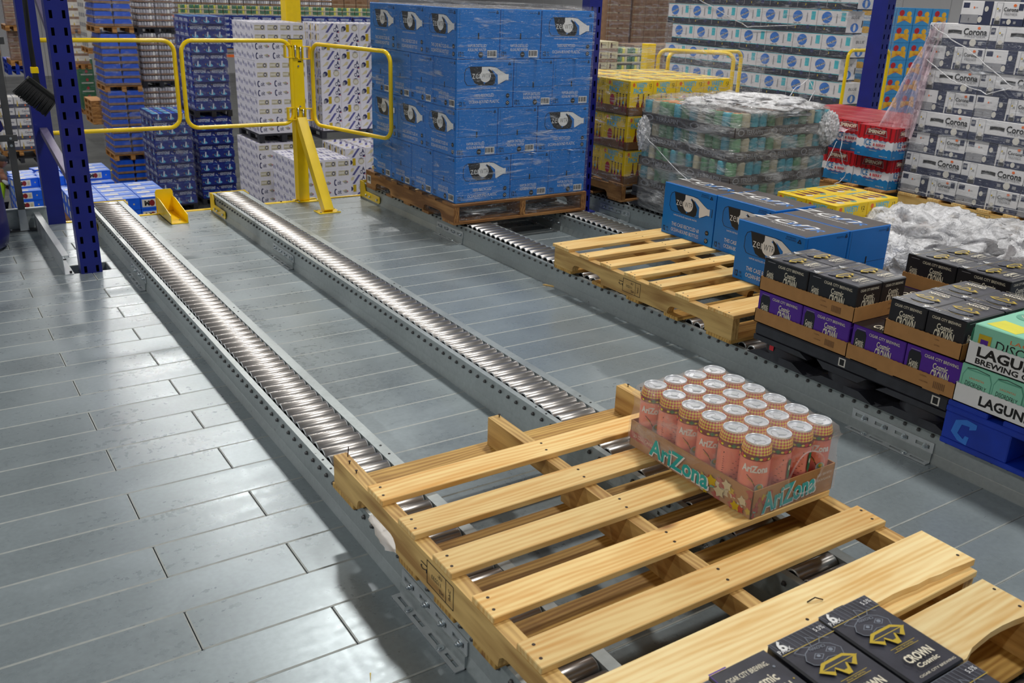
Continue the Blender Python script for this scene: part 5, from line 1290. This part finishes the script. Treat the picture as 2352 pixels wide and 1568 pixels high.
def stand(x, y, z1, W, L, label):
    r = root('storage_rack', label, 'rack', (x, y, FZ), 0, 'steel racks under the far stock')
    h = z1-FZ
    for a in (0, W-.08):
        for b_ in (0, L-.08): mb = MB(); mb.box(a, b_, 0, a+.08, b_+.08, h-.10, 'rack_blue'); part('post', mb, r)
    mb = MB(); mb.box(0, 0, h-.10, W, .05, h-.02, 'orange'); mb.box(0, L-.05, h-.10, W, L, h-.02, 'orange'); part('beam', mb, r)
    mb = MB(); mb.box(0, 0, h-.02, W, L, h-.001, 'galv'); part('deck', mb, r)
def farst(me, nm, cat, desc, where, grp, x0, y0, z0, nx, ny, nz, dx, dy, dz, pm='bg_wood', wrap='wrap_bg', pal=True):
    stack(me, nm, cat, desc, where, grp, x0, y0, z0+.15, nx, ny, nz, dx, dy, dz)
    if pal: plain_pallet(x0-.01, y0, z0, nx*dx+.02, max(ny*dy, 1.1), pm, '%s pallet below %s, %s' % ('black' if 'black' in pm else 'wooden', desc+'s', where), 'far pallets')
    if wrap: wrapbox('stretch_film', 'milky film around %ss, %s' % (desc, where), x0, y0, z0+.15, x0+nx*dx, y0+ny*dy, z0+.15+nz*dz, wrap, 8, 8, 10, off=.015, seed=x0)
gb = 'blue topped can trays, far left rows'
farst(fblu, 'can_tray', 'can tray', 'blue can tray', 'lowest pallet', gb, 1.42, 19, -2.55-.15, 2, 4, 9, .41, .28, .165)
farst(fblu, 'can_tray', 'can tray', 'blue can tray', 'middle pallet', gb, 1.40, 19, -1.10, 2, 4, 7, .40, .28, .165)
farst(fblu, 'can_tray', 'can tray', 'blue can tray', 'highest pallet', gb, 1.33, 19, .22, 2, 4, 6, .41, .28, .165)
plain_pallet(1.40, 19, FZ, .84, 1.2, 'bg_wood', 'wooden floor pallet at the foot of the blue can trays', 'far pallets')
stack(fblu, 'can_tray', 'can tray', 'blue can tray', 'floor pallet', gb, 1.43, 19.02, FZ+.15, 2, 3, 4, .41, .28, .165)
gs = 'silver can trays behind left gate'
farst(fcan, 'can_tray', 'can tray', 'silver can tray', 'highest pallet', gs, 2.35, 19.4, .18, 2, 3, 8, .42, .3, .14, 'plastic_black')
farst(fcan, 'can_tray', 'can tray', 'silver can tray', 'middle pallet', gs, 2.34, 19.4, -1.06, 2, 3, 8, .42, .3, .14, 'plastic_black')
farst(fcan, 'can_tray', 'can tray', 'silver can tray', 'lowest pallet', gs, 2.26, 19.4, -2.6, 2, 3, 10, .42, .3, .14, 'plastic_black')
plain_pallet(2.25, 21.0, FZ, .5, 1.1, 'pallet_blue', 'blue floor pallet in the aisle beyond the short navy stack', 'far pallets')
# long far row
gf = 'far row beyond the white stacks'
for q in range(4):
    x0 = 4.75+q*1.7
    stack(keyT, 'beer_case', 'case', 'navy beer case', 'far bay %s' % ORD[q+1], gK, x0, 24, .48-6*KH, 4, 1, 6, .41, .28, KH)
    stack(fgr, 'can_tray', 'can tray', 'green yellow can tray', 'far bay %s' % ORD[q+1], gf, x0-.1, 24.6, .482, 4, 1, 2, .42, .28, .13)
    if q < 3: stack(fcan, 'can_tray', 'can tray', 'silver can tray', 'far bay %s' % ORD[q+1], gf, x0-.2, 25.0, .48, 4, 1, 4, .42, .28, .14)
    else: stack(fbr, 'brown_case', 'case', 'brown carton', 'far row bay fourth', gf, x0-.3, 25.0, .48, 4, 1, 3, .42, .3, .18)
    wrapbox('stretch_film', 'hazy film over far row bay %s behind the white stacks' % ORD[q+1], x0-.2, 24.55, .45, x0+1.5, 26, .72, 'wrap_bg', 8, 4, 4)
    plain_pallet(x0, 24, .48-6*KH-.15, 1.66, .55, 'bg_wood', 'wooden pallet under far row bay %s' % ORD[q+1], 'far pallets')
stand(4.5, 23.95, .48-6*KH-.151, 7.3, .61, 'steel rack carrying the navy cases of the far row')
stand(4.4, 24.57, .479, 7.4, 1.4, 'taller steel rack carrying the green and silver trays of far row')
# corona extra stack on the left, brown wraps, cans far left
ce = case('bottle_case', .40, .28, .26, 'case_white', [('r', 0, 0, 1, .33, 'navy'), ('p', [(.12, .1), (.22, .1), (.2, .5), (.17, .8), (.14, .5)], 'gold'), ('t', 'Corona', .62, .68, .22, 'coors_navy', {'fit': .5, 'b': .02}), ('t', 'Extra', .62, .45, .12, 'coors_navy', {'fit': .2}), ('e', .62, .2, .05, .1, 'orange', 8), ('e', .62, .9, .05, .05, 'orange', 6)], None, [('r', .1, .1, .9, .9, 'offwhite')], bev=0)
farst(ce, 'bottle_case', 'case', 'white navy bottle case', 'left of broom', 'white and navy bottle cases', -.62, 23, -3.1, 2, 2, 5, .42, .3, .275)
plain_pallet(-.62, 23, -3.3, .84, 1.1, 'plastic_black', 'dark pallet stack under white navy bottle cases', 'far pallets')
farst(fbr, 'brown_case', 'case', 'brown wrapped carton', 'far left upper', 'brown cartons far left', -.02, 24, -.0, 1, 1, 6, .46, .5, .14)
farst(fbr, 'brown_case', 'case', 'brown wrapped carton', 'far left middle', 'brown cartons far left', .0, 24.2, -.9, 1, 1, 5, .46, .5, .14)
farst(fblu, 'can_tray', 'can tray', 'blue can tray', 'far left edge', 'blue trays far left', -.62, 25, -.7, 1, 1, 9, .46, .5, .165)
for k in range(3): plain_pallet(.14, 27, -1.38+k*.145, .52, 1.1, 'pallet_blue', 'dark blue empty pallet far left, %s in its pile' % ORD[k+1], 'far pallets')
for k in range(3): plain_pallet(.14, 27, FZ+k*.145, .52, 1.1, 'pallet_blue', 'dark blue floor pallet far left, %s from floor' % ORD[k+1], 'far pallets') if False else None
farst(fwh, 'bottle_case', 'case', 'pale bottle case', 'near blue post, upper', 'pale bottle cases', 1.56, 24, -.06, 1, 2, 6, .42, .5, .22)
farst(fwh, 'bottle_case', 'case', 'pale bottle case', 'near blue post, middle', 'pale bottle cases', 1.53, 24, -1.0, 1, 2, 5, .42, .5, .20)
grc = case('green_case', .42, .28, .25, 'green', [('e', .5, .55, .1, .2, 'red', 8), ('r', .1, .1, .9, .25, 'offwhite')], None, [('r', .0, .0, 1, 1, 'offwhite')], bev=0)
farst(grc, 'green_case', 'case', 'green beer case', 'aisle side', 'green cases by the aisle', 2.06, 27, FZ+.9, 1, 3, 6, .42, .3, .25)
grc2 = case('dark_case', .40, .28, .24, 'offwhite', [('r', .55, .1, .95, .9, 'bm_navy')], [('r', .05, .1, .95, .5, 'label_grey')], None, bev=0)
farst(grc2, 'dark_case', 'case', 'white black case', 'behind blue trays', 'white and black cases', 1.62, 22, -.45, 1, 3, 6, .40, .3, .24)
for k in range(4): plain_pallet(1.26, 20.4, -2.02+k*.145, .3, 1.0, 'bg_wood', 'empty wooden pallet beside aisle, %s in its pile' % ORD[k+1], 'far pallets')
# blue cartons pile on a floor pallet at left
mo_f = [('r', .04, .18, .62, .84, 'offwhite'), ('t', 'M', .2, .5, .45, 'dark', {'b': .05}), ('e', .36, .5, .09, .28, 'dark_red', 10), ('r', .48, .3, .58, .7, 'tan'), ('e', .8, .5, .03, .08, 'tan', 6)]
mo_t = [('r', .08, .12, .5, .5, 'offwhite'), ('r', .55, .6, .95, .66, 'tan'), ('r', .02, .02, .98, .06, 'modelo_blue'), ('r', .3, .7, .9, .8, 'white')]
mo = case('blue_case', .42, .28, .165, 'modelo_blue', mo_f, [('r', .2, .2, .6, .8, 'offwhite')], mo_t, mtop='modelo_top', bev=0)
gm = 'bright blue can cases on the floor'
rr = random.Random(5)
for k in range(8):
    for i in range(4):
        for j in range(5):
            if (i and j) and k < 6: continue
            if k == 7 and (j < 1 or (i+j) % 4 == 0): continue
            if k == 6 and j == 0 and i == 3: continue
            place(mo, 'blue_case', -1.24+.21+i*.425, 13.5+.15+j*.29, FZ+.15+k*.168, rr.uniform(-.03, .03)+(.25 if k == 7 and rr.random() < .25 else 0), 'bright blue can case, %s from left, %s layer up, row %d, floor pile' % (ORD[i+1], ORD[k+1], j+1), 'case', gm)
plain_pallet(-1.3, 13.5, FZ, 1.75, 1.5, 'bg_wood', 'wooden pallet under the bright blue case pile', 'far pallets')
for i in range(3):
    for j in range(4):
        for k in range(2): place(mo, 'blue_case', -.95+.21+i*.425, 8.7+.15+j*.29, -1.60-.17*(1-k), 0, 'bright blue case just below the deck edge, %s from left, row %d, %s' % (ORD[i+1], j+1, ['lower', 'upper'][k]), 'case', gm)
plain_pallet(-.98, 8.7, -1.92, 1.3, 1.2, 'bg_wood', 'pallet holding bright blue cases just below the deck edge', 'far pallets')
place(mo, 'blue_case', .02, 15.9, FZ+1.15, 0, 'bright blue case leaning out beside the blue post', 'case', gm)
# blue moon style stack seen from its left face
bmf = [('r', 0, 0, 1, .29, 'bm_navy'), ('r', 0, .29, 1, .32, 'bm_cyan'), ('r', 0, .975, 1, 1, 'bm_cyan'), ('e', .32, .68, .175, .255, 'bm_blue', 18), ('p', [(.16, .58), (.46, .78), (.48, .72), (.18, .50)], 'case_white'), ('t', 'BLUE MOON', .32, .65, .085, 'bm_navy', {'fit': .30, 'rot': 24, 'b': .03}), ('t', 'Light Sky', .32, .37, .10, 'bm_navy', {'fit': .26, 'sh': .3}), ('r', .64, .45, .67, .85, 'label_grey'), ('r', .80, .55, .94, .92, 'bm_cyan'), ('e', .72, .22, .06, .10, 'coors_navy', 10), ('r', .27, .13, .30, .22, 'gold')]
bmb = [('r', .0, .0, 1, .06, 'bm_navy'), ('e', .5, .28, .25, .2, 'bm_blue', 14), ('e', .5, .28, .08, .16, 'case_white', 10), ('t', 'BLUE', .5, .72, .12, 'bm_navy', {'fit': .5, 'sh': .2}), ('r', .92, .3, .98, .6, 'bm_navy')]
bmm = case('tall_case', .38, .26, .225, 'bm_white', bmf, bmb, None, bev=0)
gB = 'white cases with blue round emblem'
for k in range(14):
    for j in range(7):
        for i in range(2):
            if i and k < 13: continue
            x = 5.55+.13+i*.262; y = 1.70+.195+j*.385+(.1 if k % 2 else 0)
            place(bmm, 'tall_case', x, y, -1.45+k*.2335, -PI/2, 'white case with round blue emblem, %s from right, %s layer up%s, behind right gate' % (ORD[j+1], ORD[k+1], '' if i == 0 else ', rear'), 'case', gB)
plain_pallet(5.5, 1.7, -1.62, 1.1, 2.7, 'bg_wood', 'wooden pallet under the white cases with round blue emblems', 'far pallets')
stand(5.5, 1.7, -1.621, 1.1, 2.7, 'steel rack under the white cases with round blue emblems')
wrapbox('stretch_film', 'creased film around the white cases with round blue emblems', 5.55, 1.70, -1.4, 6.2, 4.5, 1.85, 'wrap_film', 10, 24, 24, amp=.02, off=.012, seed=8)
# colourful snack cases, green and white stacks by the right wall
sn = case('snack_case', .36, .3, .21, 'snack_blue', [('p', [(.1, .1), (.5, .3), (.9, .1), (.9, .5), (.1, .55)], 'snack_gold'), ('e', .3, .7, .15, .18, 'red', 10), ('e', .72, .65, .14, .16, 'snack_gold', 10), ('t', 'TREATS', .5, .3, .12, 'red')], [('r', .1, .2, .9, .5, 'white'), ('e', .5, .7, .3, .2, 'snack_gold', 10), ('t', 'TWISTED', .5, .35, .12, 'bm_blue', {'fit': .6})], None, bev=0)
stack(sn, 'snack_case', 'case', 'colourful snack case', 'behind pink film', 'colourful cases behind pink film', 7.65, 3.0, 1.39-23*.212, 4, 3, 23, .37, .32, .212, zmin=-.6)
stack(grc, 'green_case', 'case', 'green beer case', 'left of right post', 'green cases near right post', 8.2, 4.4, .90-16*.25, 2, 2, 16, .42, .3, .25, zmin=-.7)
rb = case('beer_case', .40, .28, .13, 'bm_blue', [('r', .1, .3, .4, .8, 'red'), ('r', .5, .3, .8, .8, 'offwhite')], None, None, bev=0)
stack(rb, 'beer_case', 'case', 'blue and red case', 'right post', 'blue and red cases near right post', 8.05, 3.9, .58-8*.132, 2, 2, 8, .41, .3, .132)
stack(fgr, 'can_tray', 'can tray', 'yellow white can tray', 'right post', 'yellow and white trays near right post', 6.75, 2.75, .44-6*.13, 2, 2, 6, .42, .28, .13)
for (x, y, w_, d_, z, nm) in ((7.6, 3.0, 1.5, 1.0, -.78, 'colourful snack cases'), (8.1, 3.9, 1.0, 1.2, -.72, 'green cases'), (6.7, 2.7, .95, .7, -.52, 'yellow white trays')):
    plain_pallet(x, y, z, w_, d_, 'bg_wood', 'wooden pallet under the %s near right post' % nm, 'far pallets')
# brown wrapped stacks at the back right
gn = 'brown wrapped cartons at the back right'
farst(fbr, 'brown_case', 'case', 'brown carton', 'left back column', gn, 12.2, 14, .15, 2, 2, 8, .34, .4, .18, 'plastic_black')
farst(fbr, 'brown_case', 'case', 'brown carton', 'right back column', gn, 12.98, 14, .12, 5, 2, 8, .41, .4, .18, 'plastic_black')
stand(12.1, 13.95, .119, 3.1, 1.3, 'steel rack under the brown wrapped cartons at back right')
farst(fbr, 'brown_case', 'case', 'brown carton', 'behind square yellow post', gn, 9.9, 10.2, -2.0, 4, 2, 13, .40, .4, .18)
farst(case('dark_case', .22, .28, .12, 'offwhite', [('r', 0, 0, 1, .5, 'bm_navy')], None, None, bev=0), 'dark_case', 'case', 'white black case', 'back right corner', 'white and black cases back right', 13.45, 16, 0.0, 2, 2, 8, .23, .3, .122)
cy = case('yellow_case', .24, .28, .19, 'lite_gold', [('r', 0, 0, 1, .35, 'kraft_bg'), ('p', [(.2, .4), (.4, .4), (.35, .9), (.25, .9)], 'knot'), ('t', 'Extra', .5, .7, .2, 'coors_navy')], None, None, bev=0)
farst(cy, 'yellow_case', 'case', 'yellow bottle case', 'left of green cans', 'yellow cases right of post', 8.8, 10, .42-12*.192, 2, 2, 12, .25, .3, .192, wrap=None)
farst(fgr, 'can_tray', 'can tray', 'green can tray', 'by square yellow post', 'green can trays right of post', 9.33, 10, .48-14*.16-.15, 2, 2, 14, .33, .3, .16)
yc = MB(); yc.box(-.16, -.16, 0, .16, .16, 9, 'yellow', .02)
tag(link('column_guard', yc.mesh('column_guard'), None, (4.36, 14.6, FZ)), 'tall square yellow column rising behind the white case stacks', 'column')

# ================================================================== STRETCH FILM NEAR THE CAMERA
wrapbox('stretch_film', 'clear creased film wound around the tall blue water case tower', -.062, -.046, Z0+.02, .885, 1.105, Z0+.1205+4*(ZH+.001)+.02, 'wrap_film', 40, 44, 60, amp=.006, off=.004, seed=1, top=True)
wrapbox('stretch_film', 'clear film over the yellow variety stack beside the blue post', 1.258, .04, Z0+.10, 2.475, 1.03, Z0+.1205+3*(VT+VH+.003)+.01, 'wrap_film', 24, 24, 24, amp=.012, off=.006, seed=3)
def drape(name, label, m, x0, y0, x1, y1, z0, z1, bulge, seed, amp=.03, nx=40, ny=44, nz=26, off=.015, layers=4):
    mb = MB(); mi = mb.mi(m); sd = Vector((seed, seed*2.3, 0)); cx, cy = (x0+x1)/2, (y0+y1)/2
    def prof(t):
        k = (t*layers) % 1.0
        return bulge*(math.sin(PI*k)**.6)*.4
    def P(a, t):
        # rounded rectangle at param a 0..1, height t 0..1
        per = a*4; s = int(per) % 4; f = per-int(per)
        cs = [(x0, y1), (x0, y0), (x1, y0), (x1, y1)]; A = cs[s]; B = cs[(s+1) % 4]; x = A[0]+(B[0]-A[0])*f; y = A[1]+(B[1]-A[1])*f
        d = Vector((x-cx, y-cy, 0)); d.x /= (x1-x0)/2; d.y /= (y1-y0)/2; r = (abs(d.x)**8+abs(d.y)**8)**(1/8.)
        x = cx+(x-cx)/r; y = cy+(y-cy)/r
        n = Vector((x-cx, y-cy, 0)).normalized(); p = Vector((x, y, z0+(z1-z0)*t))
        v = noise.noise(p*4+sd)*amp+noise.noise(Vector((p.x*2.5, p.y*2.5, p.z*14))+sd)*amp*.5
        return p+n*(off+abs(v)+prof(t))
    N = 4*ny
    rows = []
    for k in range(nz+1):
        rows.append([]); t = k/nz
        for a in range(N): rows[-1].append(len(mb.v)); mb.v.append(P(a/N, t))
    for q in range(1, 9):
        f = 1-q/8.; rows.append([])
        for a in range(N):
            p = mb.v[rows[nz][a]]; x = cx+(p.x-cx)*f; y = cy+(p.y-cy)*f
            z = z1+.012+.03*min(1, q/2.)*abs(noise.noise(Vector((x*7, y*7, 1))+sd))+.02*noise.noise(Vector((x*19, y*19, 3))+sd)*min(1, q)
            rows[-1].append(len(mb.v)); mb.v.append(Vector((x, y, z)))
    for k in range(len(rows)-1):
        for a in range(N):
            b_ = (a+1) % N; mb.f.append([rows[k][a], rows[k][b_], rows[k+1][b_], rows[k+1][a]][::-1]); mb.m.append(mi); mb.sm.append(True)
    return tag(link(name, mb.mesh(name)), label, 'stretch film', 'stretch film around the stacks')
drape('stretch_film', 'thick hazy film with bunched folds around green and teal can stack', 'wrap_hazy', 1.245, -.93, 2.06, -.10, Z0+.02, Z0+.143+4*.1375+.01, .03, 2.2, amp=.03)
def crumple(name, label, m, c, sx, sy, sz, seed, n=5, amp=.4, freq=3.2, cat='stretch film', group='crumpled film pieces', flat=False):
    import bmesh
    bm = bmesh.new(); bmesh.ops.create_icosphere(bm, subdivisions=n, radius=1); sd = Vector((seed*1.3, seed*.7, seed))
    for v in bm.verts:
        p = v.co.copy(); d = 0; f = freq; a = amp
        for _ in range(4): d += (1-2*abs(noise.noise(p*f+sd)))*a; f *= 2.05; a *= .55
        q = p*(1+d*.55); q += Vector((noise.noise(p*freq*2+sd), noise.noise(p*freq*2-sd), noise.noise(p*freq*2+sd*2)))*.18
        if flat and q.z < 0: q.z *= .12
        v.co = Vector((q.x*sx, q.y*sy, q.z*sz))
    me = bpy.data.meshes.new(name); bm.to_mesh(me); bm.free(); me.materials.append(MATS[m])
    for p in me.polygons: p.use_smooth = True
    o = link(name, me, None, c); return tag(o, label, cat, group)
def sheet(name, label, m, pts, nu=24, nv=24, amp=.02, seed=0, thick=0, group='crumpled film pieces', cat='stretch film', freq=6):
    """bilinear patch between four corners with folds"""
    A, B, C, D = [Vector(p) for p in pts]; mb = MB(); mi = mb.mi(m); sd = Vector((seed, seed*1.9, 0)); n = (B-A).cross(D-A).normalized()
    for i in range(nu+1):
        for j in range(nv+1):
            u, v = i/nu, j/nv; p = (A*(1-u)+B*u)*(1-v)+(D*(1-u)+C*u)*v
            f = math.sin(u*22+3*noise.noise(Vector((u*2, v*2, seed))))*amp*.35*(1-.4*v)+noise.noise(Vector((u*freq, v*freq*.5, 0))+sd)*amp+noise.noise(Vector((u*freq*3, v*freq, 0))+sd)*amp*.4
            e = Vector((noise.noise(Vector((v*5, seed, 0))), 0, noise.noise(Vector((u*6, seed, 2)))))*amp*1.2*(1 if (i in (0, nu) or j in (0, nv)) else .3)
            mb.v.append(p+n*f+e)
    for i in range(nu):
        for j in range(nv): k = i*(nv+1)+j; mb.f.append([k, k+nv+1, k+nv+2, k+1]); mb.m.append(mi); mb.sm.append(True)
    o = link(name, mb.mesh(name)); return tag(o, label, cat, group)
crumple('film_wad', 'big crumpled heap of clear film behind the black six pack trays', 'film_crumple', (1.60, -1.98, .27), .34, .30, .15, 3, 6, .42, 2.4, flat=True)
crumple('film_wad', 'lower left lobe of crumpled clear film beside the blue cases', 'film_crumple', (1.12, -2.10, .24), .13, .16, .13, 9, 5, .42, 2.6, flat=True)
crumple('film_wad', 'crumpled clear film at right picture edge above the black trays', 'film_crumple', (1.72, -2.62, .29), .26, .20, .17, 12, 5, .42, 2.4, flat=True)
crumple('film_wad', 'torn clear film ends between the film heap and the navy case pallet', 'film_crumple', (2.35, -1.95, .20), .36, .22, .08, 15, 5, .45, 3.0, flat=True)
sheet('film_sheet', 'clear film sheet hanging at the right edge in front of navy cases', 'film_crumple', [(2.2, -2.42, .30), (2.3, -2.75, .28), (2.85, -2.2, .62), (2.86, -2.0, .60)], amp=.05, seed=3)
crumple('film_wad', 'white bunched film knot at right side of the hazy wrapped stack', 'film_crumple', (2.03, -.93, .70), .055, .04, .075, 21, 5, .5, 2.8)
crumple('film_wad', 'pale bunched film on top of the hazy wrapped stack', 'film_crumple', (1.70, -.60, .815), .34, .28, .045, 24, 5, .45, 2.6)
crumple('film_wad', 'film bunched at the left edge of the hazy wrapped stack', 'film_crumple', (1.245, -.15, .60), .02, .04, .08, 27, 5, .5, 2.6)
def strip(label, pts, r, m='film_crumple', seed=0):
    mb = MB(); P = []
    for k in range(len(pts)-1):
        a, b = Vector(pts[k]), Vector(pts[k+1])
        for q in range(6): p = a.lerp(b, q/6.); P.append(p+Vector((noise.noise(p*17), noise.noise(p*19), noise.noise(p*23)))*.010)
    P.append(Vector(pts[-1])); n = 8; i0 = len(mb.v); mi = mb.mi(m)
    mb.tube(P, r*.45, m, 7)
    return tag(link('film_strand', mb.mesh('film_strand')), label, 'stretch film', 'film strands')
strip('twisted film strand dangling from the white knot of the hazy stack', [(2.06, -1.02, .66), (2.03, -1.04, .58), (2.10, -1.04, .48), (2.12, -1.04, .42), (2.04, -1.03, .38)], .006)
strip('short film strand hanging left of the white knot', [(2.02, -1.02, .64), (1.96, -1.02, .55), (1.94, -1.02, .50)], .005)
strip('looped film strand standing up above the hazy wrapped stack', [(1.88, -.70, .84), (1.95, -.72, .93), (2.05, -.72, .97), (2.09, -.74, .90), (2.02, -.76, .82)], .006)
strip('taut slanting film strand across the hazy stack front', [(1.21, -.20, .60), (1.20, -.55, .43), (1.20, -.90, .30)], .005)
# film over and between red cases and navy stack
sheet('film_sheet', 'pinkish crumpled film lying over the red and white cases', 'film_pink', [(2.72, -.50, .60), (3.5, -.55, .60), (3.6, .30, .62), (2.75, .30, .60)], amp=.05, seed=6, freq=9)
sheet('film_sheet', 'pink film sheet hanging between red cases and the navy stack', 'film_pink', [(2.80, -.72, .62), (2.86, -.95, .60), (2.87, -1.02, 1.34), (2.86, -.93, 1.26)], amp=.045, seed=7, freq=5)
sheet('film_sheet', 'clear loose film triangle draped over top corner of navy stack', 'wrap_film', [(2.862, -.93, 1.20), (2.858, -1.55, .92), (2.858, -1.35, 1.10), (2.862, -.93, 1.28)], amp=.02, seed=8)
strip('bright folded film edge slanting down across the navy stack', [(2.855, -.95, 1.30), (2.85, -1.25, 1.16), (2.85, -1.55, .98)], .007)
strip('second crumpled film edge across the navy stack', [(2.855, -.95, 1.10), (2.85, -1.15, .99), (2.85, -1.40, .93), (2.85, -1.55, .98)], .007)
strip('thin stretched film band across base of the navy stack', [(2.855, -.95, .275), (2.85, -1.5, .27), (2.85, -2.12, .31)], .003)
wrapbox('stretch_film', 'clear film around the tall white and navy case stack', 2.878, -2.13, Z0+.1205, 3.6, -.905, Z0+.1205+8*CHh, 'wrap_film', 14, 26, 26, amp=.006, off=.004, seed=11, top=False)
strip('film band slanting across the round emblem cases', [(5.50, 4.1, 1.45), (5.49, 3.6, 1.30), (5.49, 3.1, 1.13), (5.49, 2.4, 1.18)], .012)
# torn plastic under the near pallet, paper scrap, splinters
sheet('film_scrap', 'torn white plastic scrap sticking out under the near pallet', 'white', [(-1.832, -2.72, .128), (-1.80, -2.70, .13), (-1.80, -2.96, .13), (-1.85, -2.86, .118)], 8, 12, amp=.006, seed=2, group='small litter', cat='litter')
mb = MB(); mb.prism([(0, -.004), (.085, -.002), (.088, .003), (.01, .005)], 'z', 0, .006, 'pine_pale')
tag(link('wood_splinter', mb.mesh('wood_splinter'), None, (-.035, -.93, .001), -1.05), 'pale wood splinter on the deck beside the blue cases rail', 'litter', 'small litter')
mb = MB(); mb.prism([(0, -.008), (.012, 0), (.010, .012), (-.004, .01)], 'z', 0, .002, 'knot')
for (x, y, a) in ((-1.838, -2.655, 0), (-2.03, -3.02, 1)): pass
tag(link('dry_leaf', mb.mesh('dry_leaf'), None, (-1.812, -2.60, .004)), 'small brown leaf fragment beside the left rail foot', 'litter', 'small litter')
mb = MB(); mb.prism([(0, 0), (.03, .006), (.028, .009)], 'z', 0, .001, 'gold')
tag(link('straw', mb.mesh('straw'), None, (-2.02, -3.14, .0008), .9), 'thin dry straw on the deck near the bottom edge', 'litter', 'small litter')
# scraps of wood on the buried pallet
mb = MB(); mb.box(0, 0, 0, .36, .09, .016, 'bg_wood', .002)
tag(link('loose_board', mb.mesh('loose_board'), None, (1.80, -1.66, Z0+.138), .35), 'short loose board between yellow cases and the film heap', 'board')

# ------------------------------------------------------------------ worker at the left picture edge
def person(loc, rz):
    P_ = root('person', 'person in yellow hi-vis vest and dark trousers reaching over the bright blue cases', 'person', loc, rz)
    def skin(name, joints, edges, m, sub=2, parent=P_):
        me = bpy.data.meshes.new(name); me.from_pydata([j[0] for j in joints], edges, []); me.materials.append(MATS[m])
        o = link(name, me, parent); md = o.modifiers.new('s', 'SKIN'); 
        for i, j in enumerate(joints):
            r = j[1]; me.skin_vertices[0].data[i].radius = (r, r*(j[2] if len(j) > 2 else 1))
        me.skin_vertices[0].data[0].use_root = True
        s = o.modifiers.new('d', 'SUBSURF'); s.levels = sub; s.render_levels = sub; return o
    # x forward? figure faces +x, slightly bent forward
    J = [((0, 0, .95), .135, .8), ((.03, 0, 1.10), .125, .8), ((.08, 0, 1.30), .145, .75), ((.12, 0, 1.43), .10, .8), ((.14, 0, 1.50), .055), ((.16, 0, 1.56), .06),
         ((0, .09, .90), .085), ((.03, .11, .50), .058), ((-.02, .12, .10), .042), ((.12, .13, .04), .038),
         ((0, -.09, .90), .085), ((-.02, -.11, .50), .058), ((-.08, -.12, .10), .042), ((.06, -.13, .04), .038),
         ((.13, .19, 1.40), .058), ((.26, .22, 1.18), .044), ((.45, .16, 1.06), .034), ((.52, .15, 1.04), .032),
         ((.13, -.19, 1.40), .058), ((.30, -.22, 1.20), .044), ((.50, -.16, 1.10), .034), ((.57, -.15, 1.08), .032)]
    E_ = [(0, 1), (1, 2), (2, 3), (3, 4), (4, 5), (0, 6), (6, 7), (7, 8), (8, 9), (0, 10), (10, 11), (11, 12), (12, 13), (3, 14), (14, 15), (15, 16), (16, 17), (3, 18), (18, 19), (19, 20), (20, 21)]
    skin('body', J, E_, 'skin')
    # head
    hd = MB(); prof = []
    for k in range(11):
        t = PI*k/10; prof.append((.078*math.sin(t)*(1.0 if k > 4 else .9)+.0005, .115-.115*math.cos(t), None))
    hd.lathe((0, 0, 0), prof, 'skin', 20); hd.prism([(.072, .10), (.098, .085), (.074, .13)], 'y', -.012, .012, 'skin')
    for s in (-1, 1):
        hd.box(-.01, s*.076-.006, .09, .014, s*.076+.006, .14, 'skin', .004); hd.cyl((.066, s*.03, .122), (.074, s*.03, .122), .009, 'white', 10); hd.cyl((.073, s*.03, .122), (.0765, s*.03, .122), .004, 'dark', 8)
    hd.box(.066, -.02, .060, .076, .02, .067, 'dark_red', .002)
    h = part('head', hd, P_, (.17, 0, 1.56), rot=(0, .25, 0))
    hr = MB(); hr.lathe((0, 0, 0), [(.082, .13, None), (.083, .17, None), (.065, .215, None), (.03, .235, None), (.001, .238, None)], 'dark', 20); link('hair', hr.mesh('hair'), h, (-.006, 0, 0))
    # clothes
    skin('vest', [((0, 0, .93), .150, .85), ((.03, 0, 1.10), .142, .85), ((.08, 0, 1.30), .162, .8), ((.12, 0, 1.42), .115, .85)], [(0, 1), (1, 2), (2, 3)], 'hivis')
    skin('trousers', [((0, 0, .94), .145, .82), ((0, .09, .88), .098), ((.03, .11, .50), .074), ((-.02, .12, .12), .062), ((0, -.09, .88), .098), ((-.02, -.11, .50), .074), ((-.08, -.12, .12), .062)], [(0, 1), (1, 2), (2, 3), (0, 4), (4, 5), (5, 6)], 'trousers')
    for s in (1, -1): skin('sleeve', [((.12, s*.15, 1.42), .075), ((.20, s*.205, 1.28), .062)], [(0, 1)], 'white')
    for s, (x, y, z), x2 in ((1, (.54, .15, 1.035), 0), (-1, (.59, -.15, 1.075), 0)):
        jj = [((x-.02, y, z), .030, .5), ((x+.05, y, z-.02), .034, .4)]; ee = [(0, 1)]
        skin('hand', jj, ee, 'skin')
        for f in range(4):
            b = (x+.06, y-.027+f*.018, z-.022); skin('finger', [(b, .010), ((b[0]+.03, b[1], b[2]-.012), .009), ((b[0]+.045+.006*(f in (1, 2)), b[1], b[2]-.038), .008)], [(0, 1), (1, 2)], 'skin', 1)
        skin('thumb', [((x+.01, y-s*.03, z-.01), .011), ((x+.035, y-s*.052, z-.02), .010), ((x+.055, y-s*.055, z-.035), .008)], [(0, 1), (1, 2)], 'skin', 1)
    for s, x in ((.12, .05), (-.12, -.01)):
        b = MB(); b.prism([(-.09, 0), (.19, 0), (.19, .03), (.10, .08), (.02, .11), (-.09, .11)], 'y', s-.05, s+.05, 'dark'); part('shoe', b, P_, (x-.06, 0, 0))
    return P_
person((-1.48, 14.6, FZ), math.radians(15))
